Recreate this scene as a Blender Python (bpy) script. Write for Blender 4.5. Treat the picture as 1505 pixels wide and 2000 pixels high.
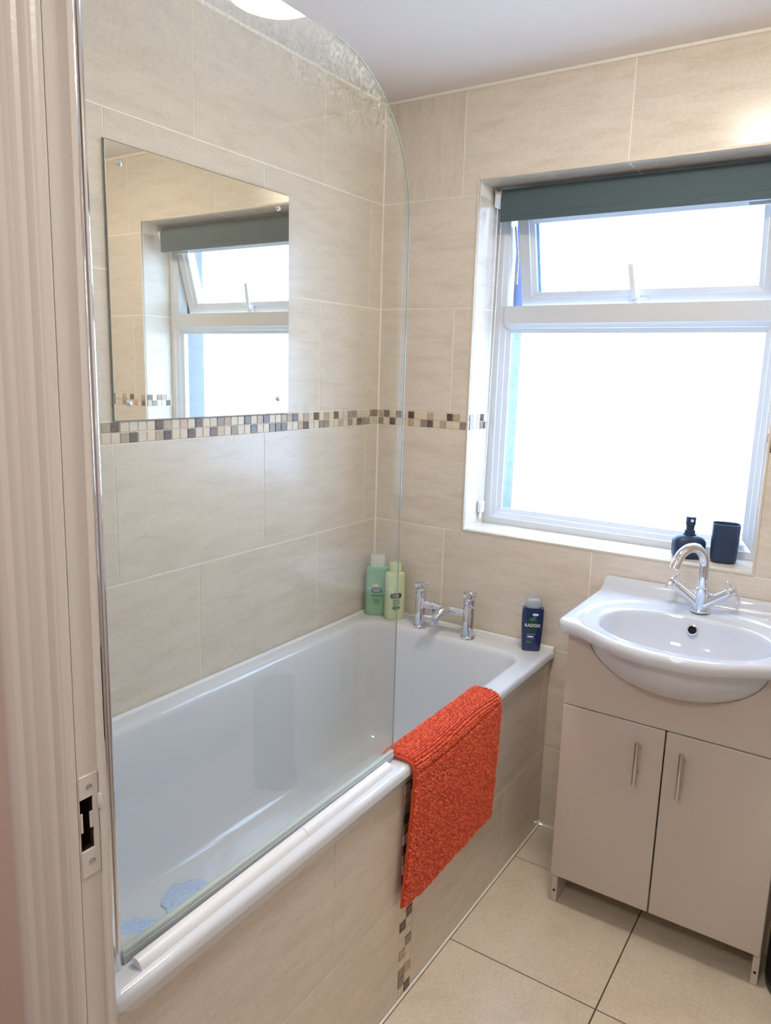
import bpy, bmesh, math, random
from mathutils import Vector, Matrix

random.seed(7)
S = bpy.context.scene
for o in list(bpy.data.objects):
    bpy.data.objects.remove(o, do_unlink=True)
COL = S.collection
PI = math.pi

# ------------------------------------------------------------------ camera
YAW, PITCH, ROLL, FPX = 0.57604, -0.18702, 0.02849, 1467.5
cam_d = bpy.data.cameras.new('camera')
cam = bpy.data.objects.new('camera', cam_d)
COL.objects.link(cam)
fw = Vector((-math.sin(YAW) * math.cos(PITCH), math.cos(YAW) * math.cos(PITCH), math.sin(PITCH)))
rt = Vector((math.cos(YAW), math.sin(YAW), 0))
up = rt.cross(fw)
r2 = rt * math.cos(ROLL) + up * math.sin(ROLL)
u2 = -rt * math.sin(ROLL) + up * math.cos(ROLL)
Mx = Matrix((r2, u2, -fw)).transposed().to_4x4()
Mx.translation = Vector((1.47145, -2.19869, 1.47024))
cam.matrix_world = Mx
cam_d.sensor_fit = 'HORIZONTAL'
cam_d.sensor_width = 36.0
cam_d.lens = FPX / 1505.0 * 36.0
cam_d.clip_start = 0.02
S.camera = cam

# ------------------------------------------------------------------ world, lights, exposure
w = bpy.data.worlds.new('sky')
S.world = w
w.use_nodes = True
bg = w.node_tree.nodes['Background']
bg.inputs[0].default_value = (0.56, 0.74, 1.0, 1)
bg.inputs[1].default_value = 5.4
try:
    w.cycles.sampling_method = 'MANUAL'
    w.cycles.sample_map_resolution = 64
except Exception:
    pass

def area(name, loc, rot, sx, sy, power, col, portal=False):
    l = bpy.data.lights.new(name, 'AREA')
    l.shape = 'RECTANGLE'
    l.size, l.size_y = sx, sy
    l.energy = power
    l.color = col
    if portal:
        l.cycles.is_portal = True
    o = bpy.data.objects.new(name, l)
    COL.objects.link(o)
    o.location = loc
    o.rotation_euler = rot
    return o
area('window_portal', (0.79, 0.36, 1.50), (-PI / 2, 0, 0), 1.0, 1.25, 1, (1, 1, 1), True)
area('hall_lamp', (1.1, -2.6, 2.30), (0, 0, 0), 0.35, 0.35, 7.0, (1.0, 0.95, 0.91))

S.view_settings.view_transform = 'Standard'
S.view_settings.look = 'None'
S.view_settings.exposure = 1.12
S.view_settings.gamma = 1.0
S.view_settings.use_curve_mapping = False

# ------------------------------------------------------------------ materials
def srgb(r, g, b):
    f = lambda c: (c / 255 / 12.92) if c / 255 <= 0.04045 else ((c / 255 + 0.055) / 1.055) ** 2.4
    return (f(r), f(g), f(b), 1)

def pmat(name, col, rough=0.5, metal=0.0, spec=0.5, coat=0.0, emit=None, es=0.0):
    m = bpy.data.materials.new(name)
    m.use_nodes = True
    b = m.node_tree.nodes['Principled BSDF']
    b.inputs['Base Color'].default_value = col
    b.inputs['Roughness'].default_value = rough
    b.inputs['Metallic'].default_value = metal
    b.inputs['Specular IOR Level'].default_value = spec
    b.inputs['Coat Weight'].default_value = coat
    b.inputs['Coat Roughness'].default_value = 0.05
    if emit:
        b.inputs['Emission Color'].default_value = emit
        b.inputs['Emission Strength'].default_value = es
    return m

class NT:
    def __init__(s, m):
        s.t = m.node_tree
        s.b = s.t.nodes.get('Principled BSDF')
    def n(s, typ, **kw):
        x = s.t.nodes.new(typ)
        for k, v in kw.items():
            if k.startswith('i_'):
                x.inputs[k[2:].replace('_', ' ')].default_value = v
            elif k.startswith('i'):
                x.inputs[int(k[1:])].default_value = v
            else:
                setattr(x, k, v)
        return x
    def l(s, a, b):
        s.t.links.new(a, b)
    def ramp(s, fac, stops):
        r = s.n('ShaderNodeValToRGB')
        e = r.color_ramp.elements
        while len(e) < len(stops):
            e.new(0.5)
        for i, (p, c) in enumerate(stops):
            e[i].position = p
            e[i].color = c
        s.l(fac, r.inputs[0])
        return r
    def bump(s, h, strength, dist):
        b = s.n('ShaderNodeBump')
        b.inputs['Strength'].default_value = strength
        b.inputs['Distance'].default_value = dist
        s.l(h, b.inputs['Height'])
        s.l(b.outputs[0], s.b.inputs['Normal'])

def tile_mat(name, base, dark, scale, rough=0.22, streak=0.55):
    m = pmat(name, base, rough)
    t = NT(m)
    geo = t.n('ShaderNodeNewGeometry')
    oi = t.n('ShaderNodeObjectInfo')
    mul = t.n('ShaderNodeVectorMath', operation='SCALE')
    mul.inputs[0].default_value = (13.7, 7.3, 5.1)
    t.l(oi.outputs['Random'], mul.inputs['Scale'])
    add = t.n('ShaderNodeVectorMath', operation='ADD')
    t.l(geo.outputs['Position'], add.inputs[0])
    t.l(mul.outputs[0], add.inputs[1])
    mp = t.n('ShaderNodeMapping')
    mp.inputs['Scale'].default_value = scale
    mp.inputs['Rotation'].default_value = (0.04, 0.03, 0)
    t.l(add.outputs[0], mp.inputs[0])
    n1 = t.n('ShaderNodeTexNoise', i_Scale=2.2, i_Detail=8.0, i_Roughness=0.62, i_Distortion=0.3)
    t.l(mp.outputs[0], n1.inputs['Vector'])
    n4 = t.n('ShaderNodeTexNoise', i_Scale=34.0, i_Detail=3.0, i_Roughness=0.6)
    t.l(mp.outputs[0], n4.inputs['Vector'])
    n2 = t.n('ShaderNodeTexNoise', i_Scale=9.0, i_Detail=6.0, i_Roughness=0.7, i_Distortion=0.6)
    t.l(mp.outputs[0], n2.inputs['Vector'])
    lt = tuple(min(1, c * 1.05) for c in base[:3]) + (1,)
    r1 = t.ramp(n1.outputs[0], [(0.30, dark), (0.52, base), (0.75, lt)])
    mid = tuple(a * 0.72 for a in dark[:3]) + (1,)
    r2_ = t.ramp(n2.outputs[0], [(0.0, (1, 1, 1, 1)), (0.655, (0, 0, 0, 1)), (0.71, (1, 1, 1, 1))])
    r2_.color_ramp.elements[0].color = (0, 0, 0, 1)
    k = t.n('ShaderNodeMath', operation='MULTIPLY', i1=streak)
    t.l(r2_.outputs[0], k.inputs[0])
    mx = t.n('ShaderNodeMix', data_type='RGBA')
    t.l(k.outputs[0], mx.inputs['Factor'])
    t.l(r1.outputs[0], mx.inputs[6])
    mx.inputs[7].default_value = mid
    r4 = t.ramp(n4.outputs[0], [(0.3, (0.90, 0.89, 0.875, 1)), (0.68, (1.05, 1.05, 1.05, 1))])
    m4 = t.n('ShaderNodeMix', data_type='RGBA', blend_type='MULTIPLY')
    m4.inputs['Factor'].default_value = 1.0
    t.l(mx.outputs[2], m4.inputs[6]); t.l(r4.outputs[0], m4.inputs[7])
    hv = t.n('ShaderNodeHueSaturation')
    mr = t.n('ShaderNodeMapRange')
    mr.inputs['To Min'].default_value = 0.965
    mr.inputs['To Max'].default_value = 1.03
    t.l(oi.outputs['Random'], mr.inputs[0])
    t.l(mr.outputs[0], hv.inputs['Value'])
    t.l(m4.outputs[2], hv.inputs['Color'])
    t.l(hv.outputs[0], t.b.inputs['Base Color'])
    t.bump(n1.outputs[0], 0.12, 0.004)
    return m

M = {}
M['tile'] = tile_mat('wall_tile_stone', srgb(225, 214, 199), srgb(215, 203, 187), (3.2, 3.2, 16))
M['tile_vertical'] = tile_mat('wall_tile_stone_turned', srgb(225, 214, 199), srgb(215, 203, 187), (16, 16, 3.2))
M['floor_tile'] = tile_mat('floor_tile_porcelain', srgb(226, 213, 192), srgb(217, 203, 181), (4, 4, 4), 0.28, 0.25)
M['grout'] = pmat('cream_grout', srgb(246, 240, 228), 0.7)
M['dark_grout'] = pmat('dark_grout', srgb(96, 84, 72), 0.9)
M['trim'] = pmat('cream_tile_trim', srgb(226, 213, 192), 0.35)
def stone(name, a, b, rough=0.3):
    m = pmat(name, a, rough)
    t = NT(m)
    g = t.n('ShaderNodeNewGeometry')
    n = t.n('ShaderNodeTexNoise', i_Scale=90.0, i_Detail=5.0, i_Distortion=1.5)
    t.l(g.outputs['Position'], n.inputs['Vector'])
    r = t.ramp(n.outputs[0], [(0.35, a), (0.68, b)])
    t.l(r.outputs[0], t.b.inputs['Base Color'])
    return m
M['k'] = stone('mosaic_dark_brown', srgb(70, 54, 46), srgb(120, 98, 82), 0.18)
M['g'] = stone('mosaic_grey_brown', srgb(136, 120, 104), srgb(160, 145, 128))
M['t'] = stone('mosaic_tan', srgb(176, 150, 124), srgb(204, 180, 152))
M['p'] = stone('mosaic_peach', srgb(206, 178, 148), srgb(218, 196, 170))
M['o'] = stone('mosaic_olive', srgb(158, 146, 118), srgb(184, 172, 144))
M['l'] = stone('mosaic_cream', srgb(219, 202, 178), srgb(230, 216, 194))

def plaster(name, col, sc, st):
    m = pmat(name, col, 0.75, spec=0.3)
    t = NT(m)
    g = t.n('ShaderNodeNewGeometry')
    n = t.n('ShaderNodeTexNoise', i_Scale=sc, i_Detail=6.0, i_Roughness=0.6)
    t.l(g.outputs['Position'], n.inputs['Vector'])
    t.bump(n.outputs[0], st, 0.01)
    return m
M['ceiling'] = plaster('white_ceiling_plaster', srgb(240, 233, 226), 9, 0.35)
M['hall'] = plaster('pale_pink_hall_paint', srgb(214, 194, 184), 20, 0.1)
M['hallfloor'] = pmat('hall_carpet', srgb(170, 150, 135), 0.95)
M['gloss'] = plaster('white_gloss_paint', srgb(226, 220, 212), 55, 0.06)
M['gloss'].node_tree.nodes['Principled BSDF'].inputs['Roughness'].default_value = 0.28
M['gloss'].node_tree.nodes['Principled BSDF'].inputs['Specular IOR Level'].default_value = 0.5
M['wood'] = stone('shaded_keep_wood', srgb(26, 16, 12), srgb(70, 40, 24), 0.9)  # wood coloured near black for the shade inside the keep
M['acrylic'] = pmat('white_bath_acrylic', srgb(222, 225, 229), 0.10, coat=0.3)
M['ceramic'] = pmat('white_basin_ceramic', srgb(212, 216, 224), 0.06, coat=0.4)
M['upvc'] = pmat('white_upvc', srgb(214, 217, 220), 0.25)
M['plastic'] = pmat('white_plastic', srgb(238, 238, 238), 0.3)
M['laminate'] = pmat('white_gloss_laminate', srgb(204, 194, 185), 0.22)
M['chrome'] = pmat('chrome', srgb(225, 226, 230), 0.06, 1.0)
M['steel'] = pmat('brushed_chrome', srgb(205, 205, 205), 0.25, 1.0)
M['mirror'] = pmat('mirror_silver', (0.91, 0.875, 0.79, 1), 0.0, 1.0)
M['edge'] = pmat('mirror_edge_glass', srgb(70, 95, 95), 0.2)
M['rimglass'] = pmat('polished_glass_edge', srgb(150, 172, 168), 0.2)
M['blind'] = plaster('sage_grey_blind_fabric', srgb(84, 99, 103), 400, 0.15)
M['navy'] = pmat('matt_navy_plastic', srgb(36, 52, 80), 0.42)
M['black'] = pmat('black_plastic', srgb(14, 14, 17), 0.25)
M['hole'] = pmat('dark_hole', srgb(18, 15, 14), 0.9)
M['sealgrey'] = pmat('grey_seal', srgb(186, 190, 192), 0.35)
M['orange_backing'] = pmat('orange_binding', srgb(206, 78, 42), 0.85)
M['mask_black'] = pmat('printed_navy', srgb(38, 48, 66), 0.4)
M['print_white'] = pmat('printed_white', srgb(232, 236, 238), 0.4)
M['print_green'] = pmat('printed_green', srgb(70, 125, 88), 0.4)
M['print_yellow'] = pmat('printed_pale_yellow', srgb(214, 212, 120), 0.4)
M['print_deep'] = pmat('printed_dark_green', srgb(24, 66, 60), 0.4)
M['print_blue'] = pmat('printed_mid_blue', srgb(70, 104, 160), 0.4)
M['lampglass'] = pmat('opal_lamp_glass', srgb(245, 240, 230), 0.3, emit=(1.0, 0.93, 0.83, 1), es=35.0)
M['skylit_strip'] = pmat('skylit_blue_strip', srgb(150, 190, 225), 0.5)  # blue skylight put into the colour of the strip
M['render'] = pmat('outside_render', srgb(54, 62, 98), 0.9)

# orange noodles: darker where two neighbours differ by island
m = pmat('orange_chenille', srgb(222, 80, 44), 0.75, spec=0.2)
t = NT(m)
g = t.n('ShaderNodeNewGeometry')
r = t.ramp(g.outputs['Random Per Island'], [(0.0, srgb(206, 70, 42)), (0.5, srgb(232, 90, 54)), (1.0, srgb(244, 116, 72))])
t.l(r.outputs[0], t.b.inputs['Base Color'])
t.b.inputs['Sheen Weight'].default_value = 0.3
M['orange'] = m

def bottle_plastic(name, col, tr=0.35, rough=0.15):
    m = pmat(name, col, rough)
    b = m.node_tree.nodes['Principled BSDF']
    b.inputs['Subsurface Weight'].default_value = tr
    b.inputs['Subsurface Scale'].default_value = 0.01
    return m
M['green'] = bottle_plastic('green_gel', srgb(136, 190, 148))
M['palegreen'] = bottle_plastic('pale_green_plastic', srgb(208, 222, 176))
M['capgreen'] = bottle_plastic('translucent_cap', srgb(214, 222, 212))
M['navy_bottle'] = pmat('navy_bottle', srgb(20, 44, 92), 0.15, coat=0.5)
M['clearcap'] = bottle_plastic('grey_clear_cap', srgb(170, 182, 192))

def sheet_glass(name, tint, dirt=0.0, rough=0.0, spray=None):
    """thin clear glass: straight-through light, mirror part growing towards grazing"""
    m = bpy.data.materials.new(name)
    m.use_nodes = True
    t = NT(m)
    t.t.nodes.remove(t.b)
    out = t.t.nodes['Material Output']
    lw = t.n('ShaderNodeLayerWeight', i_Blend=0.5)
    pw = t.n('ShaderNodeMath', operation='POWER', i1=5.0)
    t.l(lw.outputs['Facing'], pw.inputs[0])
    ma = t.n('ShaderNodeMath', operation='MULTIPLY_ADD', i1=0.93, i2=0.062)
    t.l(pw.outputs[0], ma.inputs[0])
    tr = t.n('ShaderNodeBsdfTransparent')
    tr.inputs[0].default_value = tint
    gl = t.n('ShaderNodeBsdfGlossy')
    gl.inputs['Roughness'].default_value = rough
    mx = t.n('ShaderNodeMixShader')
    t.l(ma.outputs[0], mx.inputs[0])
    t.l(tr.outputs[0], mx.inputs[1])
    t.l(gl.outputs[0], mx.inputs[2])
    last = mx
    if spray:
        # dried water marks near the top arc of the pane
        g = t.n('ShaderNodeNewGeometry')
        n = t.n('ShaderNodeTexNoise', i_Scale=140.0, i_Detail=3.0)
        t.l(g.outputs['Position'], n.inputs['Vector'])
        n3 = t.n('ShaderNodeTexNoise', i_Scale=9.0, i_Detail=3.0)
        t.l(g.outputs['Position'], n3.inputs['Vector'])
        sp = t.n('ShaderNodeSeparateXYZ')
        t.l(g.outputs['Position'], sp.inputs[0])
        mr = t.n('ShaderNodeMapRange')
        mr.inputs['From Min'].default_value = 1.80
        mr.inputs['From Max'].default_value = 2.0
        t.l(sp.outputs['Z'], mr.inputs[0])
        rr = t.ramp(n.outputs[0], [(0.42, (0, 0, 0, 1)), (0.62, (1, 1, 1, 1))])
        r3 = t.ramp(n3.outputs[0], [(0.35, (0.2, 0.2, 0.2, 1)), (0.6, (1, 1, 1, 1))])
        a = t.n('ShaderNodeMath', operation='MULTIPLY')
        t.l(rr.outputs[0], a.inputs[0]); t.l(mr.outputs[0], a.inputs[1])
        b2 = t.n('ShaderNodeMath', operation='MULTIPLY')
        t.l(a.outputs[0], b2.inputs[0]); t.l(r3.outputs[0], b2.inputs[1])
        c = t.n('ShaderNodeMath', operation='MULTIPLY_ADD', i1=0.22, i2=dirt)
        t.l(b2.outputs[0], c.inputs[0])
        df = t.n('ShaderNodeBsdfDiffuse')
        df.inputs[0].default_value = (0.8, 0.85, 0.83, 1)
        m2 = t.n('ShaderNodeMixShader')
        t.l(c.outputs[0], m2.inputs[0])
        t.l(mx.outputs[0], m2.inputs[1])
        t.l(df.outputs[0], m2.inputs[2])
        last = m2
    t.l(last.outputs[0], out.inputs[0])
    return m
M['screenglass'] = sheet_glass('screen_glass', (0.968, 0.973, 0.948, 1), 0.012, 0.0, True)
M['sealclear'] = pmat('milky_seal', srgb(206, 218, 216), 0.3)

m = bpy.data.materials.new('obscured_window_glass')   # patterned privacy glass
m.use_nodes = True
t = NT(m)
t.t.nodes.remove(t.b)
g = t.n('ShaderNodeNewGeometry')
vo = t.n('ShaderNodeTexVoronoi', i_Scale=60.0)
n = t.n('ShaderNodeTexNoise', i_Scale=45.0, i_Detail=4.0, i_Distortion=2.0)
t.l(g.outputs['Position'], n.inputs['Vector'])
r = t.ramp(n.outputs[0], [(0.40, (0.74, 0.84, 0.96, 1)), (0.50, (0.93, 0.97, 1, 1)), (0.6, (0.84, 0.90, 0.98, 1))])
tr = t.n('ShaderNodeBsdfTransparent')
t.l(r.outputs[0], tr.inputs[0])
tl = t.n('ShaderNodeBsdfTranslucent')
tl.inputs[0].default_value = (0.9, 0.95, 1, 1)
gl = t.n('ShaderNodeBsdfGlossy')
gl.inputs['Roughness'].default_value = 0.12
bp = t.n('ShaderNodeBump', i_Strength=0.6, i_Distance=0.004)
t.l(n.outputs[0], bp.inputs['Height'])
t.l(bp.outputs[0], gl.inputs['Normal'])
a = t.n('ShaderNodeMixShader', i0=0.07)
t.l(tr.outputs[0], a.inputs[1]); t.l(tl.outputs[0], a.inputs[2])
b = t.n('ShaderNodeMixShader', i0=0.06)
t.l(a.outputs[0], b.inputs[1]); t.l(gl.outputs[0], b.inputs[2])
t.l(b.outputs[0], t.t.nodes['Material Output'].inputs[0])
M['obscure'] = m

m = bpy.data.materials.new('blue_bath_sticker')
m.use_nodes = True
t = NT(m)
b = t.b
b.inputs['Base Color'].default_value = srgb(150, 186, 238)
b.inputs['Roughness'].default_value = 0.35
vo = t.n('ShaderNodeTexNoise', i_Scale=55.0, i_Detail=2.0, i_Distortion=3.0)
g = t.n('ShaderNodeNewGeometry')
t.l(g.outputs['Position'], vo.inputs['Vector'])
r = t.ramp(vo.outputs[0], [(0.44, srgb(206, 224, 244)), (0.5, srgb(150, 180, 236)), (0.56, srgb(206, 224, 244))])
t.l(r.outputs[0], b.inputs['Base Color'])
M['sticker'] = m

# ------------------------------------------------------------------ geometry helpers
class G:
    def __init__(s):
        s.v, s.f = [], []
    def add(s, v, f, mat=None):
        o = len(s.v)
        s.v += [tuple(mat @ Vector(p)) if mat else tuple(p) for p in v]
        s.f += [tuple(i + o for i in q) for q in f]
        return s
    def bm(s, b, mat=None):
        b.verts.index_update()
        s.add([tuple(x.co) for x in b.verts], [[x.index for x in q.verts] for q in b.faces], mat)
        b.free()
        return s
    def box(s, x0, x1, y0, y1, z0, z1, bev=0.0, seg=2, mat=None):
        b = bmesh.new()
        bmesh.ops.create_cube(b, size=1)
        for q in b.verts:
            q.co = Vector(((x0 + x1) / 2 + q.co.x * (x1 - x0), (y0 + y1) / 2 + q.co.y * (y1 - y0), (z0 + z1) / 2 + q.co.z * (z1 - z0)))
        if bev:
            bmesh.ops.bevel(b, geom=list(b.edges), offset=bev, segments=seg, profile=0.5, affect='EDGES')
        return s.bm(b, mat)
    def loft(s, rings, cap0=True, cap1=True, closed=True, mat=None):
        n = len(rings[0])
        v = [p for r in rings for p in r]
        f = []
        for i in range(len(rings) - 1):
            for j in range(n if closed else n - 1):
                k = (j + 1) % n
                f.append((i * n + j, i * n + k, (i + 1) * n + k, (i + 1) * n + j))
        if cap0:
            f.append(tuple(reversed(range(n))))
        if cap1:
            f.append(tuple(range((len(rings) - 1) * n, len(rings) * n)))
        return s.add(v, f, mat)
    def lathe(s, prof, c=(0, 0, 0), n=32, axis=None, sup=2.0, sy=1.0, mat=None):
        """prof: (radius, height); axis: direction (default z)"""
        R = Matrix.Translation(c)
        if axis is not None:
            R = R @ Vector((0, 0, 1)).rotation_difference(Vector(axis).normalized()).to_matrix().to_4x4()
        if mat:
            R = mat @ R
        rings = []
        for (r_, h) in prof:
            ring = []
            for j in range(n):
                a_ = 2 * PI * j / n
                ca, sa = math.cos(a_), math.sin(a_)
                e = 2.0 / sup
                ring.append((r_ * math.copysign(abs(ca) ** e, ca), r_ * sy * math.copysign(abs(sa) ** e, sa), h))
            rings.append(ring)
        return s.loft(rings, prof[0][0] > 1e-6, prof[-1][0] > 1e-6, True, R)
    def tube(s, pts, rad, n=12, cap=True):
        pts = [Vector(p) for p in pts]
        rads = rad if isinstance(rad, (list, tuple)) else [rad] * len(pts)
        rings = []
        nrm = None
        for i, p in enumerate(pts):
            d = (pts[min(i + 1, len(pts) - 1)] - pts[max(i - 1, 0)]).normalized()
            if nrm is None:
                nrm = d.orthogonal().normalized()
            nrm = (nrm - d * nrm.dot(d)).normalized()
            bi = d.cross(nrm)
            rings.append([tuple(p + (nrm * math.cos(2 * PI * j / n) + bi * math.sin(2 * PI * j / n)) * rads[i]) for j in range(n)])
        return s.loft(rings, cap, cap)
    def prism(s, poly, a, b, plane='xy', bev=0.0, mat=None):
        """closed outline in a plane pushed from a to b on the third axis"""
        def P(u, v, t_):
            return {'xy': (u, v, t_), 'yz': (t_, u, v), 'xz': (u, t_, v)}[plane]
        n = len(poly)
        if not bev:
            v = [P(u, q, a) for u, q in poly] + [P(u, q, b) for u, q in poly]
            f = [(i, (i + 1) % n, n + (i + 1) % n, n + i) for i in range(n)] + [tuple(reversed(range(n))), tuple(range(n, 2 * n))]
            return s.add(v, f, mat)
        bb = bmesh.new()
        vs = [bb.verts.new(P(u, q, a)) for u, q in poly]
        fc = bb.faces.new(vs)
        rr = bmesh.ops.extrude_face_region(bb, geom=[fc])
        off = Vector(P(0, 0, b - a))
        for q in rr['geom']:
            if isinstance(q, bmesh.types.BMVert):
                q.co += off
        es = [e for e in bb.edges if abs(sum((e.verts[0].co - e.verts[1].co)[i] * off[i] for i in range(3))) < 1e-9]
        bmesh.ops.bevel(bb, geom=es, offset=bev, segments=2, profile=0.5, affect='EDGES')
        return s.bm(bb, mat)

POS = {}
def link(o, parent=None):
    COL.objects.link(o)
    if parent:
        o.parent = parent
def root(name, loc, label, cat, group=None, local=False, rotz=0.0):
    o = bpy.data.objects.new(name, None)
    o.empty_display_size = 0.05
    COL.objects.link(o)
    o.location = loc
    o.rotation_euler = (0, 0, rotz)
    o['label'] = label
    o['category'] = cat
    if group:
        o['group'] = group
    POS[o] = Vector((0, 0, 0)) if local else Vector(loc)
    return o
def mk(name, g_, mat, parent=None, smooth=35, origin=None, **props):
    base = POS.get(parent, Vector((0, 0, 0))) if parent else Vector((0, 0, 0))
    org = Vector(origin) if origin is not None else base
    me = bpy.data.meshes.new(name)
    me.from_pydata([tuple(Vector(p) - org) for p in g_.v], [], g_.f)
    b_ = bmesh.new()
    b_.from_mesh(me)
    bmesh.ops.recalc_face_normals(b_, faces=b_.faces)
    b_.to_mesh(me)
    b_.free()
    me.materials.append(mat)
    if smooth:
        me.polygons.foreach_set('use_smooth', [True] * len(me.polygons))
        me.set_sharp_from_angle(angle=math.radians(smooth))
    me.update()
    o = bpy.data.objects.new(name, me)
    link(o, parent)
    o.location = org - base
    POS[o] = org
    for k_, v_ in props.items():
        o[k_] = v_
    return o
def setting(name, g_, mat, **kw):
    return mk(name, g_, mat, None, kind='structure', **kw)

# ------------------------------------------------------------------ room sizes
XR, YN, ZC = 1.80, -1.660, 2.318
WX0, WX1, WZ0, WZ1, WY = 0.355, 1.231, 0.957, 2.048, 0.145
ZM = 1.2838
MH = 0.0513
TH = 0.336
TW = 0.5088
ROWS = [(ZM - 4 * TH, ZM - 3 * TH), (ZM - 3 * TH, ZM - 2 * TH), (ZM - 2 * TH, ZM - TH), (ZM - TH, ZM),
        (ZM + MH, ZM + MH + TH), (ZM + MH + TH, ZM + MH + 2 * TH), (ZM + MH + 2 * TH, ZC + 0.002)]

def tile_obj(parent, rect, holes, to3d, mat, name='tile', proud=0.0011, cham=0.0006, gap=0.0019):
    """one tile (minus holes) as a chamfered slab; to3d(u, v, d) maps to the wall"""
    u0, u1, v0, v1 = rect
    u0 += gap; u1 -= gap; v0 += gap; v1 -= gap
    if u1 - u0 < 0.004 or v1 - v0 < 0.004:
        return
    us, vs = sorted({u0, u1} | {x for h in holes for x in h[:2] if u0 < x < u1}), sorted({v0, v1} | {x for h in holes for x in h[2:] if v0 < x < v1})
    cells = set()
    for i in range(len(us) - 1):
        for j in range(len(vs) - 1):
            cu, cv = (us[i] + us[i + 1]) / 2, (vs[j] + vs[j + 1]) / 2
            if not any(h[0] < cu < h[1] and h[2] < cv < h[3] for h in holes):
                cells.add((i, j))
    while cells:
        st = [cells.pop()]
        comp = set(st)
        while st:
            i, j = st.pop()
            for q in ((i + 1, j), (i - 1, j), (i, j + 1), (i, j - 1)):
                if q in cells:
                    cells.discard(q); comp.add(q); st.append(q)
        b_ = bmesh.new()
        vv = {}
        def gv(i, j):
            if (i, j) not in vv:
                vv[(i, j)] = b_.verts.new((us[i], vs[j], proud))
            return vv[(i, j)]
        fs = [b_.faces.new((gv(i, j), gv(i + 1, j), gv(i + 1, j + 1), gv(i, j + 1))) for i, j in comp]
        res = bmesh.ops.inset_region(b_, faces=fs, thickness=cham, use_even_offset=True, use_boundary=True)
        for q in b_.verts:
            if q.is_boundary:
                q.co.z = proud - cham
        bed = [e for e in b_.edges if e.is_boundary]
        ex = bmesh.ops.extrude_edge_only(b_, edges=bed)
        for q in ex['geom']:
            if isinstance(q, bmesh.types.BMVert):
                q.co.z = 0.0
        g_ = G()
        b_.verts.index_update()
        g_.add([to3d(q.co.x, q.co.y, q.co.z) for q in b_.verts], [[x.index for x in q.verts] for q in b_.faces])
        b_.free()
        c = Vector(to3d((u0 + u1) / 2, (v0 + v1) / 2, 0))
        mk(name, g_, mat, parent, smooth=0, origin=c)

MOS = {}
def mosaic(parent, u0, v0, cols, to3d, pats, du=0.0256, dv=0.02565, ulim=None, vertical=False, bed=0.0):
    """pats: list of strings (rows or columns) of colour letters; one shared mesh per colour"""
    for r_, pat in enumerate(pats):
        for c_, ch in enumerate(pat[:cols]):
            if ch == ' ':
                continue
            if vertical:
                cu, cv = u0 + (r_ + 0.5) * du, v0 + (c_ + 0.5) * dv
            else:
                cu, cv = u0 + (c_ + 0.5) * du, v0 - (r_ + 0.5) * dv
            o3 = Vector(to3d(0, 0, 0)); ex = Vector(to3d(1, 0, 0)) - o3; ey = Vector(to3d(0, 1, 0)) - o3; ez = Vector(to3d(0, 0, 1)) - o3
            key = (parent.name, ch, round(du, 4), tuple(ex), tuple(ez))
            if key not in MOS:
                h, k_ = (abs(du) - 0.0022) / 2, (dv - 0.0022) / 2
                c1, p_ = 0.0011, 0.0026
                ring = lambda a_, b2_, z_: [tuple(ex * x + ey * y + ez * z_) for x, y in ((-a_, -b2_), (a_, -b2_), (a_, b2_), (-a_, b2_))]
                gg = G().loft([ring(h, k_, 0), ring(h, k_, p_ - c1), ring(h - c1, k_ - c1, p_)], cap0=False)
                me = bpy.data.meshes.new('mosaic_tile')
                me.from_pydata(gg.v, [], gg.f)
                b_ = bmesh.new(); b_.from_mesh(me)
                bmesh.ops.recalc_face_normals(b_, faces=b_.faces)
                b_.to_mesh(me); b_.free()
                me.materials.append(M[ch])
                MOS[key] = me
            o = bpy.data.objects.new('mosaic_tile', MOS[key])
            link(o, parent)
            o.location = Vector(to3d(cu, cv, bed)) - POS[parent]

def fill(n, seed, dens=0.32):
    rr = random.Random(seed)
    return ''.join(rr.choice('kgtkg') if rr.random() < dens else 'l' for _ in range(n))

# ------------------------------------------------------------------ walls, floor, ceiling
# left wall
WL = setting('wall_left', G().box(-0.08, 0.0, YN, 0.0, 0, ZC), M['grout'], smooth=0)
L3 = lambda u, v, d: (d, u, v)          # u = y
offs = [-0.0705, -0.3286, -0.3303, -0.0750, -0.3286, -0.0705, -0.3184]
for (z0, z1), of in list(zip(ROWS, offs))[1:]:
    us = [0.0]
    u = of
    while u > YN:
        us.append(u); u -= TW
    us.append(YN)
    for a_, b_ in zip(us[:-1], us[1:]):
        tile_obj(WL, (b_, a_, max(z0, 0.60), z1), [], L3, M['tile'])
def pattern(n, d):
    s_ = ['l'] * n
    for k_, ch in d.items():
        if k_ < n:
            s_[k_] = ch
    return ''.join(s_)
LT = pattern(64, {43: 'o', 42: 'k', 37: 'k', 36: 't', 34: 'p', 32: 'k', 29: 'g', 28: 't', 25: 'k', 23: 't', 22: 'k', 19: 't', 18: 't', 17: 'k', 15: 't', 13: 'k', 11: 't', 9: 'k', 6: 'g', 5: 'g', 1: 'g', 0: 'g', 46: 'k', 50: 't', 53: 'g', 57: 'k', 60: 't'})
LB = pattern(64, {41: 'o', 40: 'k', 37: 't', 36: 'k', 33: 'k', 30: 'k', 29: 'p', 27: 'g', 24: 'k', 21: 'g', 20: 'k', 19: 'k', 16: 't', 15: 'k', 12: 'g', 11: 'g', 8: 't', 6: 'g', 4: 'k', 3: 'g', 2: 'g', 47: 't', 51: 'k', 56: 'g', 61: 'k'})
mosaic(WL, 0.0, ZM + MH, 64, L3, [LT, LB], du=-0.0256)

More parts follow.
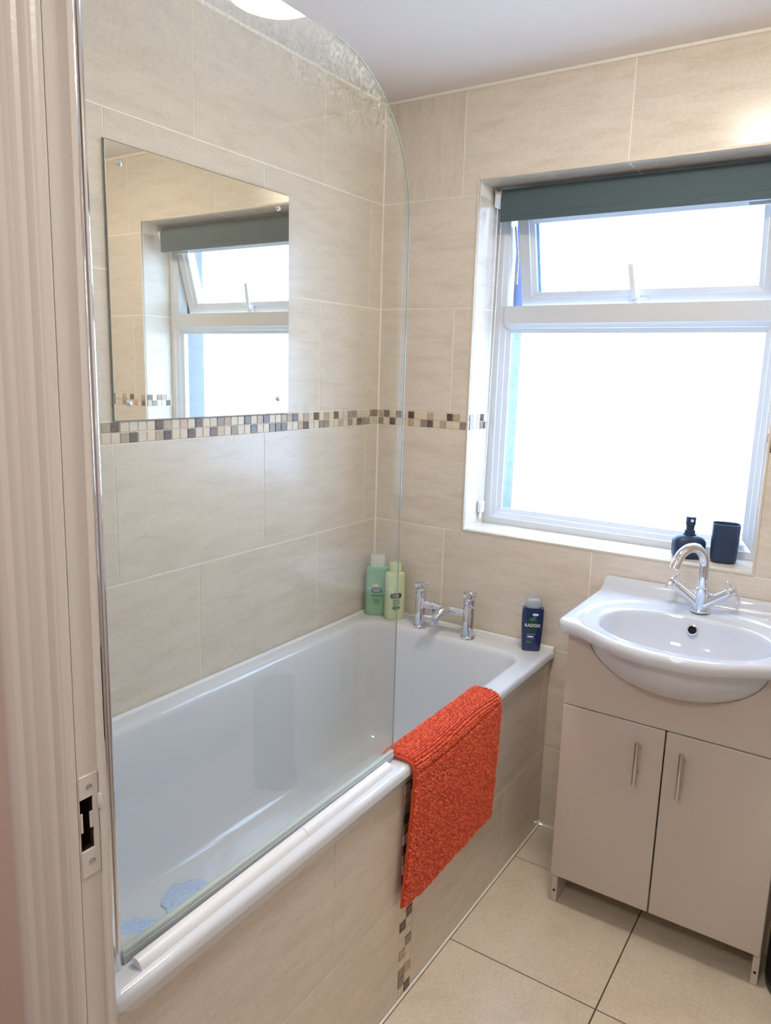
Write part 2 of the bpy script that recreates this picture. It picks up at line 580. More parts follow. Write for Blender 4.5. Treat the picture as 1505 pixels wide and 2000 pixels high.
# back wall, with the window hole
gb = G()
T_ = 0.30
for x0, x1, z0, z1 in ((-0.08, WX0, 0, ZC), (WX1, XR + 0.08, 0, ZC), (WX0, WX1, 0, WZ0), (WX0, WX1, WZ1, ZC)):
    gb.box(x0, x1, 0.0, T_, z0, z1)
WB = setting('wall_back', gb, M['grout'], smooth=0)
B3 = lambda u, v, d: (u, -d, v)
E = 0.007                                # cream trim round the opening
hole = (WX0 - E, WX1 + E, WZ0 - E, WZ1 + E)
offb = [0.283, 0.434, 0.2827, 0.434, 0.285, 0.438, 0.2959]
for i, ((z0, z1), of) in enumerate(zip(ROWS, offb)):
    us = [0.0]
    u = of
    while u < XR:
        us.append(u); u += TW
    us.append(XR)
    for j, (a_, b_) in enumerate(zip(us[:-1], us[1:])):
        tile_obj(WB, (a_, b_, max(z0, 0.0), z1), [hole], B3, M['tile_vertical'] if (i == 6 and j == 0) else M['tile'])
mosaic(WB, 0.0, ZM + MH, 14, B3, [pattern(14, {0: 't', 1: 'k', 3: 'g', 5: 'k', 8: 't', 11: 'k', 12: 't'}), pattern(14, {0: 'g', 2: 'k', 5: 't', 7: 'g', 8: 'k', 10: 't', 13: 'g'})], du=0.02485)
mosaic(WB, WX1 + E, ZM + MH, 21, B3, ['tllkltllklltgllkltllg', 'kltllgllklltllkgllktl'], du=0.0256)
# reveals of the window
for nm, xx, sg in (('l', WX0, 1), ('r', WX1, -1)):
    R3 = lambda u, v, d, xx=xx, sg=sg: (xx + sg * d, u, v)
    for z0, z1 in ROWS[3:6]:
        tile_obj(WB, (0.004, WY, max(z0, WZ0 + 0.003), min(z1, WZ1 - 0.003)), [], R3, M['tile'])
    mosaic(WB, 0.003, ZM + MH, 5, R3, ['gltkl', 'gltgk'] if sg > 0 else ['klgtl', 'tgllk'], du=0.0256)
tp = lambda u, v, d: (u, v, WZ1 - d)
for a_, b_ in ((WX0, 0.805), (0.805, WX1)):
    tile_obj(WB, (a_ + 0.002, b_ - 0.002, 0.004, WY), [], tp, M['tile'])
sl = lambda u, v, d: (u, v, WZ0 + d)
for a_, b_ in ((WX0, 0.7916), (0.7916, WX1)):
    tile_obj(WB, (a_ + 0.002, b_ - 0.002, 0.004, WY), [], sl, M['tile'])
ge = G()
def quarter(cx_, cz_, horizontal, a_, b_, sx_, sz_):
    pts = [(0, 0)] + [(E * math.cos(t_ * PI / 12), E * math.sin(t_ * PI / 12)) for t_ in range(7)]
    return pts
for (x0, x1, z0, z1) in ((WX0 - E, WX0, WZ0 - E, WZ1 + E), (WX1, WX1 + E, WZ0 - E, WZ1 + E), (WX0, WX1, WZ0 - E, WZ0), (WX0, WX1, WZ1, WZ1 + E)):
    ge.box(x0, x1, -0.0045, 0.004, z0, z1, 0.0018)
mk('edge_trim', ge, M['trim'], WB)
gs = G()
gs.tube([(0.006, -0.003, ZC - 0.003), (XR, -0.003, ZC - 0.003)], 0.005, 8)
mk('ceiling_sealant', gs, M['grout'], WB)
mk('ceiling_sealant', G().tube([(0.003, YN, ZC - 0.003), (0.003, -0.003, ZC - 0.003)], 0.005, 8), M['grout'], WL)
mk('corner_grout', G().tube([(0.001, -0.001, 0.62), (0.001, -0.001, ZC)], 0.004, 8), M['grout'], WL)

# right wall, near wall with the doorway
WR = setting('wall_right', G().box(XR, XR + 0.08, YN, 0, 0, ZC), M['grout'], smooth=0)
R3 = lambda u, v, d: (XR - d, u, v)
for (z0, z1), of in zip(ROWS, offs):
    us = [0.0]
    u = of
    while u > YN:
        us.append(u); u -= TW
    us.append(YN)
    for a_, b_ in zip(us[:-1], us[1:]):
        tile_obj(WR, (b_, a_, max(z0, 0.0), z1), [], R3, M['tile'])
DX0, DX1, DZ = 0.715, 1.50, 2.02
gn = G()
for x0, x1, z0, z1 in ((-0.08, DX0 - 0.03, 0, ZC), (DX1 + 0.03, XR + 0.08, 0, ZC), (DX0 - 0.03, DX1 + 0.03, DZ + 0.03, ZC)):
    gn.box(x0, x1, YN - 0.038, YN, z0, z1)
WN = setting('wall_near', gn, M['grout'], smooth=0)
N3 = lambda u, v, d: (u, YN + d, v)
for z0, z1 in ROWS[1:4] + ROWS[4:]:
    for a_, b_ in ((0.0, 0.30), (0.30, 0.684)):
        tile_obj(WN, (a_, b_, max(z0, 0.60), z1), [], N3, M['tile'])
    tile_obj(WN, (DX1 + 0.03, XR, max(z0, 0), z1), [], N3, M['tile'])

FL = setting('floor', G().box(-0.08, XR + 0.08, YN - 0.04, 0.0, -0.06, -0.0022), M['dark_grout'], smooth=0)
F3 = lambda u, v, d: (u, v, d - 0.0022)
T = 0.4208
xs = [0.692, 1.0827, 1.0827 + T, XR]
ys = [0.0, -0.2077, -0.2077 - T, -0.2077 - 2 * T, -0.2077 - 3 * T, YN - 0.03]
for a_, b_ in zip(xs[:-1], xs[1:]):
    for c_, d_ in zip(ys[:-1], ys[1:]):
        tile_obj(FL, (a_, b_, d_, c_), [], F3, M['floor_tile'], gap=0.0019, proud=0.0022)
mk('floor_sealant', G().tube([(0.70, -0.004, 0.002), (XR, -0.004, 0.002)], 0.0035, 8), M['grout'], FL)
CE = setting('ceiling', G().box(-0.08, XR + 0.08, YN, 0.30, ZC, ZC + 0.06), M['ceiling'], smooth=0)

# the hall the photograph is taken from
setting('floor_hall', G().box(-0.6, 2.6, -3.4, YN - 0.04, -0.06, 0.0), M['hallfloor'], smooth=0)
setting('ceiling_hall', G().box(-0.6, 2.6, -3.4, YN, 2.40, 2.46), M['ceiling'], smooth=0)
setting('wall_hall_rear', G().box(-0.6, 2.6, -3.46, -3.4, 0, 2.4), M['hall'], smooth=0)
setting('wall_hall_left', G().box(-0.66, -0.6, -3.4, YN - 0.038, 0, 2.4), M['hall'], smooth=0)
setting('wall_hall_right', G().box(2.6, 2.66, -3.4, YN - 0.038, 0, 2.4), M['hall'], smooth=0)
gh = G()
for x0, x1, z0, z1 in ((-0.6, DX0 - 0.03, 0, 2.4), (DX1 + 0.03, 2.6, 0, 2.4), (DX0 - 0.03, DX1 + 0.03, DZ + 0.03, 2.4)):
    gh.box(x0, x1, YN - 0.042, YN - 0.0385, z0, z1)
setting('wall_hall_front', gh, M['hall'], smooth=0)

# ------------------------------------------------------------------ doorway lining
def leanbox(g_, x0, x1, y0, y1, z0, z1):
    """upright member whose room edge leans a few mm, as the old frame does"""
    def sh(z_):
        return (z_ - 1.3) * 0.0070
    v = [(x, y + sh(z_), z_) for z_ in (z0, z1) for x, y in ((x0, y0), (x1, y0), (x1, y1), (x0, y1))]
    g_.add(v, [(0, 3, 2, 1), (4, 5, 6, 7), (0, 1, 5, 4), (1, 2, 6, 5), (2, 3, 7, 6), (3, 0, 4, 7)])
g_ = G()
HZ0, HZ1 = 0.874, 0.944
JY0, JY1 = -1.6985, -1.6700
leanbox(g_, DX0 - 0.03, DX0, JY0, JY1, 0, HZ0)
leanbox(g_, DX0 - 0.03, DX0, JY0, JY1, HZ1, DZ + 0.03)
leanbox(g_, DX0 - 0.03, DX0, JY0, -1.6965, HZ0, HZ1)
leanbox(g_, DX0 - 0.03, DX0, -1.6785, JY1, HZ0, HZ1)
leanbox(g_, DX0 - 0.03, DX0 - 0.026, JY0, JY1, HZ0, HZ1)
g_.box(DX1, DX1 + 0.03, -1.700, -1.662, 0, DZ + 0.03)
g_.box(DX0, DX1, -1.700, -1.662, DZ, DZ + 0.03)
D1 = setting('door_1', g_, M['gloss'])
g_ = G()
leanbox(g_, DX0 - 0.03, DX0 + 0.006, JY1, -1.6670, 0, DZ + 0.03)
g_.box(DX0 - 0.03, DX0 - 0.002, JY1, YN + 0.001, 0, DZ + 0.03)
g_.box(DX1 - 0.006, DX1 + 0.03, -1.6655, -1.6565, 0, DZ + 0.03)
g_.box(DX0, DX1, -1.6655, -1.6565, DZ - 0.006, DZ + 0.03)
mk('door_stop', g_, M['gloss'], D1)
# moulded architrave (plan outline, extruded upwards)
prof = [(0.713, -1.6970), (0.7165, -1.7025), (0.7165, -1.706), (0.713, -1.7085), (0.708, -1.709), (0.7035, -1.707), (0.697, -1.707), (0.6945, -1.711),
        (0.690, -1.7135), (0.683, -1.7145), (0.678, -1.714), (0.673, -1.7115), (0.669, -1.7115), (0.666, -1.7145), (0.660, -1.716), (0.655, -1.7145), (0.652, -1.7145),
        (0.649, -1.7185), (0.642, -1.7215), (0.633, -1.7225), (0.622, -1.722), (0.610, -1.719), (0.604, -1.6970)]
prof = [(x, y if y > -1.7 else -1.7045 + (y + 1.7045) * 1.35 - (0.0025 if i in (5, 6, 11, 12, 15, 16) else 0) * -1) for i, (x, y) in enumerate(prof)]
g_ = G()
rings = []
for z_ in (0.0, DZ + 0.09):
    rings.append([(x, y + (z_ - 1.3) * 0.0070, z_) for x, y in prof])
g_.loft(rings)
mk('architrave', g_, M['gloss'], D1, smooth=20)
mk('architrave', G().box(DX1 + 0.003, DX1 + 0.11, -1.722, -1.7005, 0, DZ + 0.09, 0.004), M['gloss'], D1)
mk('architrave', G().box(DX0 - 0.005, DX1 + 0.003, -1.722, -1.7005, DZ + 0.003, DZ + 0.09, 0.004), M['gloss'], D1)
# painted-over strike plate with two screws and the splintered keep
g_ = G()
px = DX0
shf = (0.91 - 1.3) * 0.0070
ya, yb = -1.6965 + shf, -1.671 + shf
for y0, y1, z0, z1 in ((ya, yb, 0.944, 0.974), (ya, yb, 0.838, 0.874), (-1.679 + shf, yb, 0.874, 0.944)):
    g_.box(px, px + 0.0016, y0, y1, z0, z1, 0.0005, 1)
g_.box(px, px + 0.0016, -1.684 + shf, -1.679 + shf, 0.902, 0.924, 0.0005, 1)
g_.box(px, px + 0.0016, ya, ya + 0.003, 0.90, 0.926, 0.0005, 1)
sp = mk('strike_plate', g_, M['gloss'], D1, label='white painted strike plate')
for z_ in (0.958, 0.857):
    mk('screw', G().lathe([(0.0042, 0), (0.0042, 0.0008), (0.0030, 0.0012), (0.0028, 0.0004), (0.0001, 0.0004)], (px + 0.0014, -1.6835 + shf, z_), 16, (1, 0, 0)), M['steel'], sp)
g_ = G()  # dark liners added on all sides so the recess reads as shaded
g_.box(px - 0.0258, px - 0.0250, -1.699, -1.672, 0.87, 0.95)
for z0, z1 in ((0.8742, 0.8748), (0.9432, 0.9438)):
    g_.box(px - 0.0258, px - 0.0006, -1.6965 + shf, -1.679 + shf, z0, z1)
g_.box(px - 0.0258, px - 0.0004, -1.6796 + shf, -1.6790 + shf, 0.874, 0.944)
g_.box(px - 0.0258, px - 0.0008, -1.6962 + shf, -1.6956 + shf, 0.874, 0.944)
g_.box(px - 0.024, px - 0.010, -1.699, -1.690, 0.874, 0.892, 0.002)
mk('keep_hole', g_, M['wood'], D1, label='splintered wood inside the keep, coloured dark for the shade in the hole')
mk('keep_lip', G().box(px + 0.0012, px + 0.0075, -1.6725 + shf, -1.6695 + shf, 0.924, 0.944, 0.001), M['gloss'], sp)

# ------------------------------------------------------------------ window
def frame_rect(g_, x0, x1, z0, z1, w_, y0, y1, bev=0.004, mat=None):
    """four mitred members with chamfered inner edge"""
    O = [(x0, z0), (x1, z0), (x1, z1), (x0, z1)]
    I = [(x0 + w_, z0 + w_), (x1 - w_, z0 + w_), (x1 - w_, z1 - w_), (x0 + w_, z1 - w_)]
    J = [(x0 + w_ - 0.016, z0 + w_ - 0.016), (x1 - w_ + 0.016, z0 + w_ - 0.016), (x1 - w_ + 0.016, z1 - w_ + 0.016), (x0 + w_ - 0.016, z1 - w_ + 0.016)]
    for k_ in range(4):
        n_ = (k_ + 1) % 4
        ring = lambda q: [(O[q][0], y0, O[q][1]), (J[q][0], y0, J[q][1]), (J[q][0] * 0.9 + I[q][0] * 0.1, y0 + 0.003, J[q][1] * 0.9 + I[q][1] * 0.1), (I[q][0], y0 + 0.012, I[q][1]), (I[q][0], y1, I[q][1]), (O[q][0], y1, O[q][1])]
        g_.loft([ring(k_), ring(n_)], mat=mat)
WIN = setting('window_1', G().box(WX0, WX0 + 0.001, WY + 0.02, WY + 0.03, WZ0, WZ0 + 0.001), M['upvc'])
ZT0, ZT1 = 1.617, 1.686
g_ = G()
frame_rect(g_, WX0, WX1, WZ0, WZ1, 0.040, WY, WY + 0.06)
mk('window_frame', g_, M['upvc'], WIN, smooth=20)
g_ = G()
g_.prism([(WY, ZT0 + 0.014), (WY, ZT1), (WY + 0.06, ZT1), (WY + 0.06, ZT0), (WY + 0.012, ZT0), (WY + 0.003, ZT0 + 0.012)], WX0 + 0.038, WX1 - 0.038, 'yz')
mk('transom', g_, M['upvc'], WIN, smooth=20)
g_ = G()
LX0, LX1, LZ0, LZ1 = WX0 + 0.040, WX1 - 0.040, WZ0 + 0.040, ZT0
frame_rect(g_, LX0 - 0.001, LX1 + 0.001, LZ0 - 0.001, LZ1 + 0.001, 0.017, WY + 0.012, WY + 0.03)
mk('glazing_bead', g_, M['upvc'], WIN, smooth=20)
mk('pane', G().box(LX0 + 0.004, LX1 - 0.004, WY + 0.036, WY + 0.040, LZ0 + 0.004, LZ1 - 0.004), M['obscure'], WIN)
# top-hung sash, pushed open at the foot
ang = math.radians(15)
piv = Vector((0, WY - 0.008, 1.985))
SM = Matrix.Translation(piv) @ Matrix.Rotation(ang, 4, 'X') @ Matrix.Translation(-piv)
g_ = G()
SX0, SX1, SZ0, SZ1 = 0.424, 1.186, 1.672, 1.985
frame_rect(g_, SX0, SX1, SZ0, SZ1, 0.050, WY - 0.008, WY + 0.045, mat=SM)
sash = mk('sash', g_, M['upvc'], WIN, smooth=20)
mk('sash_pane', G().box(SX0 + 0.046, SX1 - 0.046, WY + 0.024, WY + 0.028, SZ0 + 0.046, SZ1 - 0.046, mat=SM), M['obscure'], sash)
mk('reveal_view_strip', G().box(SX0 + 0.046, SX0 + 0.058, WY + 0.018, WY + 0.0235, SZ0 + 0.05, SZ1 - 0.05, mat=SM), M['skylit_strip'], sash)  # added strip, stands for the skylit outer reveal seen at the glass edge
g_ = G()
g_.box(0.778, 0.834, WY - 0.016, WY - 0.008, 1.682, 1.700, 0.003, mat=SM)
g_.box(0.792, 0.812, WY - 0.034, WY - 0.010, 1.680, 1.712, 0.004, mat=SM)
b_ = bmesh.new()
H = SM @ Matrix.Translation((0.800, WY - 0.036, 1.700)) @ Matrix.Rotation(math.radians(-6), 4, 'Y')
g_.box(-0.008, 0.008, -0.006, 0.006, 0.0, 0.105, 0.003, mat=H)
mk('window_handle', g_, M['plastic'], sash)
g_ = G()
g_.tube([(0.402, WY + 0.03, 1.94), (0.405, WY + 0.055, 1.84), (0.407, WY + 0.05, 1.76)], 0.004, 6)
mk('friction_stay', g_, M['steel'], WIN)
g_ = G()
g_.box(1.10, 1.18, WY - 0.012, WY - 0.004, 1.934, 1.944, 0.002)
mk('trickle_vent', g_, M['plastic'], WIN)
g_ = G()   # rendered outer reveal
for x0, x1, z0, z1 in ((WX0 + 0.0, WX0 + 0.034, WZ0, WZ1), (WX1 - 0.034, WX1 - 0.0, WZ0, WZ1), (WX0, WX1, WZ0, WZ0 + 0.02), (WX0, WX1, WZ1 - 0.02, WZ1)):
    g_.box(x0, x1, WY + 0.062, T_ + 0.005, z0, z1)
setting('trim_1', g_, M['render'], smooth=0)

# ------------------------------------------------------------------ roller blind
BL = root('roller_blind', (0.79, 0.10, 2.0), 'sage grey roller blind rolled up at the top of the window', 'blind')
g_ = G()
pts = [(0.1300, 2.024), (0.118, 2.035), (0.103, 2.038), (0.088, 2.034), (0.0795, 2.022), (0.078, 2.008), (0.0785, 1.985), (0.080, 1.960), (0.081, 1.944)]
out = pts + [(y + 0.0022, z - 0.0005) for y, z in reversed(pts)]
g_.prism(out, 0.390, 1.208, 'yz')
mk('fabric', g_, M['blind'], BL)
mk('roller', G().lathe([(0.021, 0), (0.021, 0.812)], (0.392, 0.104, 2.012), 24, (1, 0, 0)), M['blind'], BL)
mk('hem_bar', G().box(0.390, 1.208, 0.0785, 0.0845, 1.937, 1.957, 0.002), M['blind'], BL)
for x0, x1 in ((0.366, 0.388), (1.210, 1.228)):
    g_ = G()
    g_.lathe([(0.016, 0), (0.023, 0.004), (0.023, (x1 - x0))], (x0, 0.104, 2.012), 24, (1, 0, 0))
    g_.box(x0, x0 + 0.004, 0.085, 0.143, 1.985, 2.036, 0.001)
    mk('bracket', g_, M['plastic'], BL)
g_ = G()
for y_, xx in ((0.088, 0.376), (0.118, 0.377)):
    ptsb, rb = [], []
    zz = 2.00
    while zz > 1.03:
        ptsb += [(xx - (2.0 - zz) * 0.008, y_ + (0.103 - y_) * (2.0 - zz) / 0.97 * 0.6, zz), (xx - (2.0 - zz) * 0.008, y_ + (0.103 - y_) * (2.0 - zz) / 0.97 * 0.6, zz - 0.003)]
        rb += [0.0022, 0.0009]
        zz -= 0.006
    g_.tube(ptsb, rb, 5)
mk('bead_chain', g_, M['plastic'], BL)
g_ = G()
g_.box(0.3575, 0.372, 0.088, 0.118, 1.000, 1.040, 0.004)
g_.box(0.3575, 0.366, 0.096, 0.110, 0.978, 1.004, 0.003)
cc = mk('chain_cleat', g_, M['plastic'], BL)
mk('screw', G().lathe([(0.003, 0), (0.003, 0.0015)], (0.3715, 0.103, 1.026), 10, (1, 0, 0)), M['steel'], cc)

# ------------------------------------------------------------------ mirror
MI = root('wall_mirror', (0.0, -0.79, 1.64), 'square frameless mirror screwed to the tiled wall above the bath', 'mirror')
mk('mirror_glass', G().box(0.0045, 0.0085, -1.0925, -0.4885, 1.3375, 1.9405, 0.0006, 1), M['mirror'], MI)
mk('glass_edge', G().box(0.0030, 0.0080, -1.0937, -0.4873, 1.3363, 1.9417, 0.0005, 1), M['edge'], MI)
for y_, z_ in ((-1.056, 1.899), (-0.533, 1.901), (-0.534, 1.379), (-1.053, 1.377)):
    mk('screw_cap', G().lathe([(0.0075, 0), (0.0075, 0.001), (0.0066, 0.0035), (0.004, 0.0055), (0.0001, 0.0062)], (0.0085, y_, z_), 20, (1, 0, 0)), M['chrome'], MI)

# ------------------------------------------------------------------ bath
BATH = root('bath_tub', (0.35, -0.83, 0.0), 'long white acrylic bath along the left wall', 'bath')
def rrect(x0, x1, y0, y1, r_, z_, n=8):
    out_ = []
    for cx_, cy_, a0 in ((x1 - r_, y1 - r_, 0), (x0 + r_, y1 - r_, 90), (x0 + r_, y0 + r_, 180), (x1 - r_, y0 + r_, 270)):
        for k_ in range(n + 1):
            a_ = math.radians(a0 + 90 * k_ / n)
            out_.append((cx_ + r_ * math.cos(a_), cy_ + r_ * math.sin(a_), z_))
    return out_
def inset(rc, d, r_, z_):
    return rrect(rc[0] + d, rc[1] - d, rc[2] + d, rc[3] - d, r_, z_)
O = (0.003, 0.703, YN + 0.003, -0.003)
I = (0.064, 0.640, -1.570, -0.122)
g_ = G()
rings = [inset(O, 0.004, 0.010, 0.5925), inset(O, 0.0, 0.012, 0.5945), inset(O, 0, 0.012, 0.606), inset(O, 0.002, 0.012, 0.6125), inset(O, 0.007, 0.012, 0.6165), inset(O, 0.012, 0.012, 0.6175)]
rings += [inset(I, -0.012, 0.075, 0.6175), inset(I, -0.004, 0.07, 0.6155), inset(I, 0.002, 0.066, 0.609), inset(I, 0.006, 0.062, 0.595)]
def inr(d, e, r_, z_):    # e: extra slope at the near (head) end
    return rrect(I[0] + d, I[1] - d, I[2] + d + e, I[3] - d, r_, z_)
rings += [inr(0.016, 0.015, 0.07, 0.48), inr(0.026, 0.03, 0.08, 0.36), inr(0.034, 0.05, 0.085, 0.28), inr(0.042, 0.06, 0.09, 0.245), inr(0.054, 0.07, 0.09, 0.222), inr(0.070, 0.08, 0.09, 0.211), inr(0.092, 0.09, 0.09, 0.207), inr(0.17, 0.13, 0.06, 0.204)]
g_.loft(rings, cap0=False)
g_.loft([inset(O, 0.004, 0.010, 0.5925), inr(-0.01, 0.0, 0.08, 0.47), inr(0.02, 0.02, 0.10, 0.24), inr(0.10, 0.06, 0.10, 0.192)], cap0=False)
mk('tub', g_, M['acrylic'], BATH, smooth=50)
g_ = G()
g_.tube([(0.0105, YN + 0.02, 0.618), (0.0105, -0.0105, 0.618)], 0.007, 10)
g_.tube([(0.0105, -0.0105, 0.618), (0.700, -0.0105, 0.618)], 0.007, 10)
mk('sealant', g_, M['plastic'], BATH)
for i, (x, y, ph) in enumerate(((0.225, -1.095, 0.2), (0.230, -1.255, 1.3))):
    n_ = 72
    ring0, ring1 = [], []
    for k_ in range(n_):
        a_ = 2 * PI * k_ / n_
        rr = 0.062 * (1 + 0.10 * abs(math.sin(3.5 * a_ + ph)) + 0.03 * math.sin(11 * a_))
        ring0.append((x + rr * math.cos(a_), y + rr * 1.0 * math.sin(a_), 0.2045))
        ring1.append((x + rr * 0.985 * math.cos(a_), y + rr * 0.985 * math.sin(a_), 0.2088))
    o = mk('anti_slip_sticker', G().loft([ring0, ring1], cap0=False), M['sticker'], None)
    o['label'] = ('blue lace-edged anti-slip sticker in the bath, further from the door frame', 'blue lace-edged anti-slip sticker in the bath, beside the door frame')[i]
    o['category'] = 'bath sticker'
    o['group'] = 'anti-slip stickers on the bath floor'

# bath side panel
PX = 0.6855
BP = root('bath_surround', (PX, -0.83, 0.0), 'beige tiled side panel of the bath with a mosaic strip', 'bath panel')
mk('board', G().box(PX - 0.02, PX, YN + 0.004, -0.003, 0.0, 0.5915), M['grout'], BP, smooth=0)
P3 = lambda u, v, d: (PX + d, u, v)
SY0, SY1 = -0.8795, -0.8255
zj = ZM - 3 * TH
for z0, z1, js in ((zj, 0.5920, [-0.004, -0.060, -0.316 - 0.25, SY1]), (0.004, zj, [-0.004, -0.3085, SY1]), (zj, 0.5920, [SY0, -1.138, -1.647, YN + 0.004]), (0.004, zj, [SY0, -1.388, YN + 0.004])):
    for a_, b_ in zip(js[:-1], js[1:]):
        tile_obj(BP, (b_, a_, z0, z1), [], P3, M['tile'])
lc = 'lkggtllgkl' 'tlgkltllkgltg'
# z upwards: column nearest the camera, then the far one
colA = 'lggltllkllgtkltklgkgtlkg'
colB = 'kltllgllkgltlltlklltlkgl'
mosaic(BP, SY0, 0.006, 23, P3, [colA[:23], colB[:23]], du=0.027, dv=0.0252, vertical=True)
mk('floor_sealant', G().tube([(PX + 0.004, YN + 0.01, 0.002), (PX + 0.004, -0.004, 0.002)], 0.0035, 8), M['grout'], BP)

# quadrant trim on the rim, in two lengths
def quad(y0, y1):
    g2 = G()
    pr = [(0.0, 0.0), (0.0, 0.0105), (0.0015, 0.0128), (0.006, 0.0140), (0.011, 0.0132), (0.0155, 0.0105), (0.019, 0.006), (0.0205, 0.0)]
    sk = lambda y: 0.6615 + max(0.0, -0.92 - y) * 0.011
    g2.loft([[(sk(y) + a_, y, 0.6178 + h_) for a_, h_ in pr] for y in (y0, y1)])
    return g2
QT = root('quadrant_trim', (0.675, -1.26, 0.6178), 'white quarter-round plastic trim on the bath rim beside the glass screen', 'trim')
mk('trim_length', quad(-1.598, -1.2185), M['plastic'], QT)
mk('trim_length', quad(-1.2175, -0.925), M['plastic'], QT)

# ------------------------------------------------------------------ glass screen
SC = root('shower_screen', (0.655, -1.62, 0.618), 'clear glass shower screen with curved top corner standing on the bath', 'shower screen')
XG = 0.655
out = [(-1.612, 0.640), (-0.8865, 0.640)]
for k_ in range(0, 25):
    a_ = PI / 2 * k_ / 24
    out.append((-1.130 + 0.2435 * math.cos(a_), 1.752 + 0.247 * math.sin(a_)))
out += [(-1.612, 1.999)]
g_ = G()
g_.prism(out, XG - 0.003, XG + 0.003, 'yz')
mk('glass_pane', g_, M['screenglass'], SC, smooth=0)
ge_ = G()
rim_pts = [(XG, y, z) for y, z in out[1:-1]]
for (p, q) in zip(rim_pts[:-1], rim_pts[1:]):
    pass
ge_.tube(rim_pts, 0.0013, 6)
mk('glass_rim', ge_, M['rimglass'], SC, smooth=60, label='grey green polished glass edge')
g_ = G()
g_.box(XG - 0.013, XG + 0.013, -1.657, -1.6225, 0.6178, 2.005, 0.003)
mk('wall_profile', g_, M['chrome'], SC)
g_ = G()
g_.lathe([(0.0065, 0.0), (0.0065, 1.385)], (XG + 0.002, -1.6145, 0.6185), 20)
mk('hinge_bar', g_, M['chrome'], SC)
g_ = G()
g_.box(XG - 0.0055, XG + 0.0055, -1.606, -0.8865, 0.6182, 0.632, 0.0015)
mk('bottom_seal', g_, M['sealgrey'], SC)
g_ = G()
g_.box(XG - 0.0042, XG + 0.0042, -1.606, -0.8865, 0.632, 0.641, 0.001)
mk('seal_fin', g_, M['sealclear'], SC)

# ------------------------------------------------------------------ bath mixer tap
def crosshead(g_, c, axis, L, r_, hub=0.008, hh=0.012, ph=0.0):
    ax = Vector(axis).normalized()
    e1 = ax.orthogonal().normalized()
    e1 = Matrix.Rotation(ph, 3, ax) @ e1
    e2 = ax.cross(e1)
    c = Vector(c)
    g_.lathe([(hub * 0.8, -hh / 2), (hub, -hh / 2 + 0.002), (hub, hh / 2 - 0.003), (hub * 0.7, hh / 2), (0.0001, hh / 2 + 0.001)], c, 16, ax)
    for e in (e1, -e1, e2, -e2):
        g_.tube([c + e * hub * 0.5, c + e * (L - 0.001), c + e * L], [r_, r_, r_ * 0.6], 8)
BT = root('bath_tap', (0.343, -0.087, 0.6175), 'chrome bath mixer tap with two pillars on the far rim', 'tap')
ty = -0.087
for x in (0.2525, 0.4335):
    g_ = G()
    g_.lathe([(0.0245, 0.0004), (0.0245, 0.006), (0.0225, 0.009), (0.0185, 0.0095), (0.0185, 0.103), (0.0178, 0.104), (0.0178, 0.1048), (0.0185, 0.106), (0.0185, 0.132), (0.0175, 0.134), (0.009, 0.1345), (0.009, 0.140)], (x, ty, 0.6175), 32)
    pl = mk('pillar', g_, M['chrome'], BT)
    g_ = G()
    crosshead(g_, (x, ty, 0.766), (0, 0, 1), 0.0300, 0.0046, 0.0115, 0.015, 0.35)
    mk('crosshead', g_, M['chrome'], pl)
g_ = G()
zb_ = 0.700
g_.tube([(0.265, ty, zb_), (0.295, ty, zb_)], 0.0150, 24)
g_.tube([(0.2945, ty, zb_), (0.3035, ty, zb_)], 0.0172, 24)
g_.tube([(0.3035, ty, zb_), (0.345, ty, zb_), (0.42, ty, zb_)], [0.0145, 0.0150, 0.0150], 24)
mk('bridge', g_, M['chrome'], BT)
g_ = G()
pp = [(0.356, ty, zb_), (0.354, ty - 0.025, zb_ + 0.001), (0.351, ty - 0.048, zb_ - 0.002), (0.349, ty - 0.066, zb_ - 0.009), (0.348, ty - 0.080, zb_ - 0.018)]
g_.tube(pp, [0.0155, 0.0155, 0.0148, 0.014, 0.0135], 20)
g_.lathe([(0.0120, 0), (0.0120, 0.014), (0.010, 0.015)], (0.348, ty - 0.072, zb_ - 0.036), 20)
g_.tube([(0.346, ty - 0.072, zb_ - 0.012), (0.326, ty - 0.088, zb_ - 0.012)], [0.0105, 0.0115], 16)
g_.lathe([(0.0095, 0), (0.0095, 0.009), (0.0001, 0.010)], (0.326, ty - 0.087, zb_ - 0.012), 16, (-0.6, -0.8, 0.05))
mk('spout', g_, M['chrome'], BT)
g_ = G()
g_.lathe([(0.010, 0), (0.012, -0.006), (0.012, -0.012), (0.007, -0.013), (0.0065, -0.020)], (0.299, ty - 0.004, zb_ - 0.012), 18)
mk('shower_outlet', g_, M['steel'], BT)

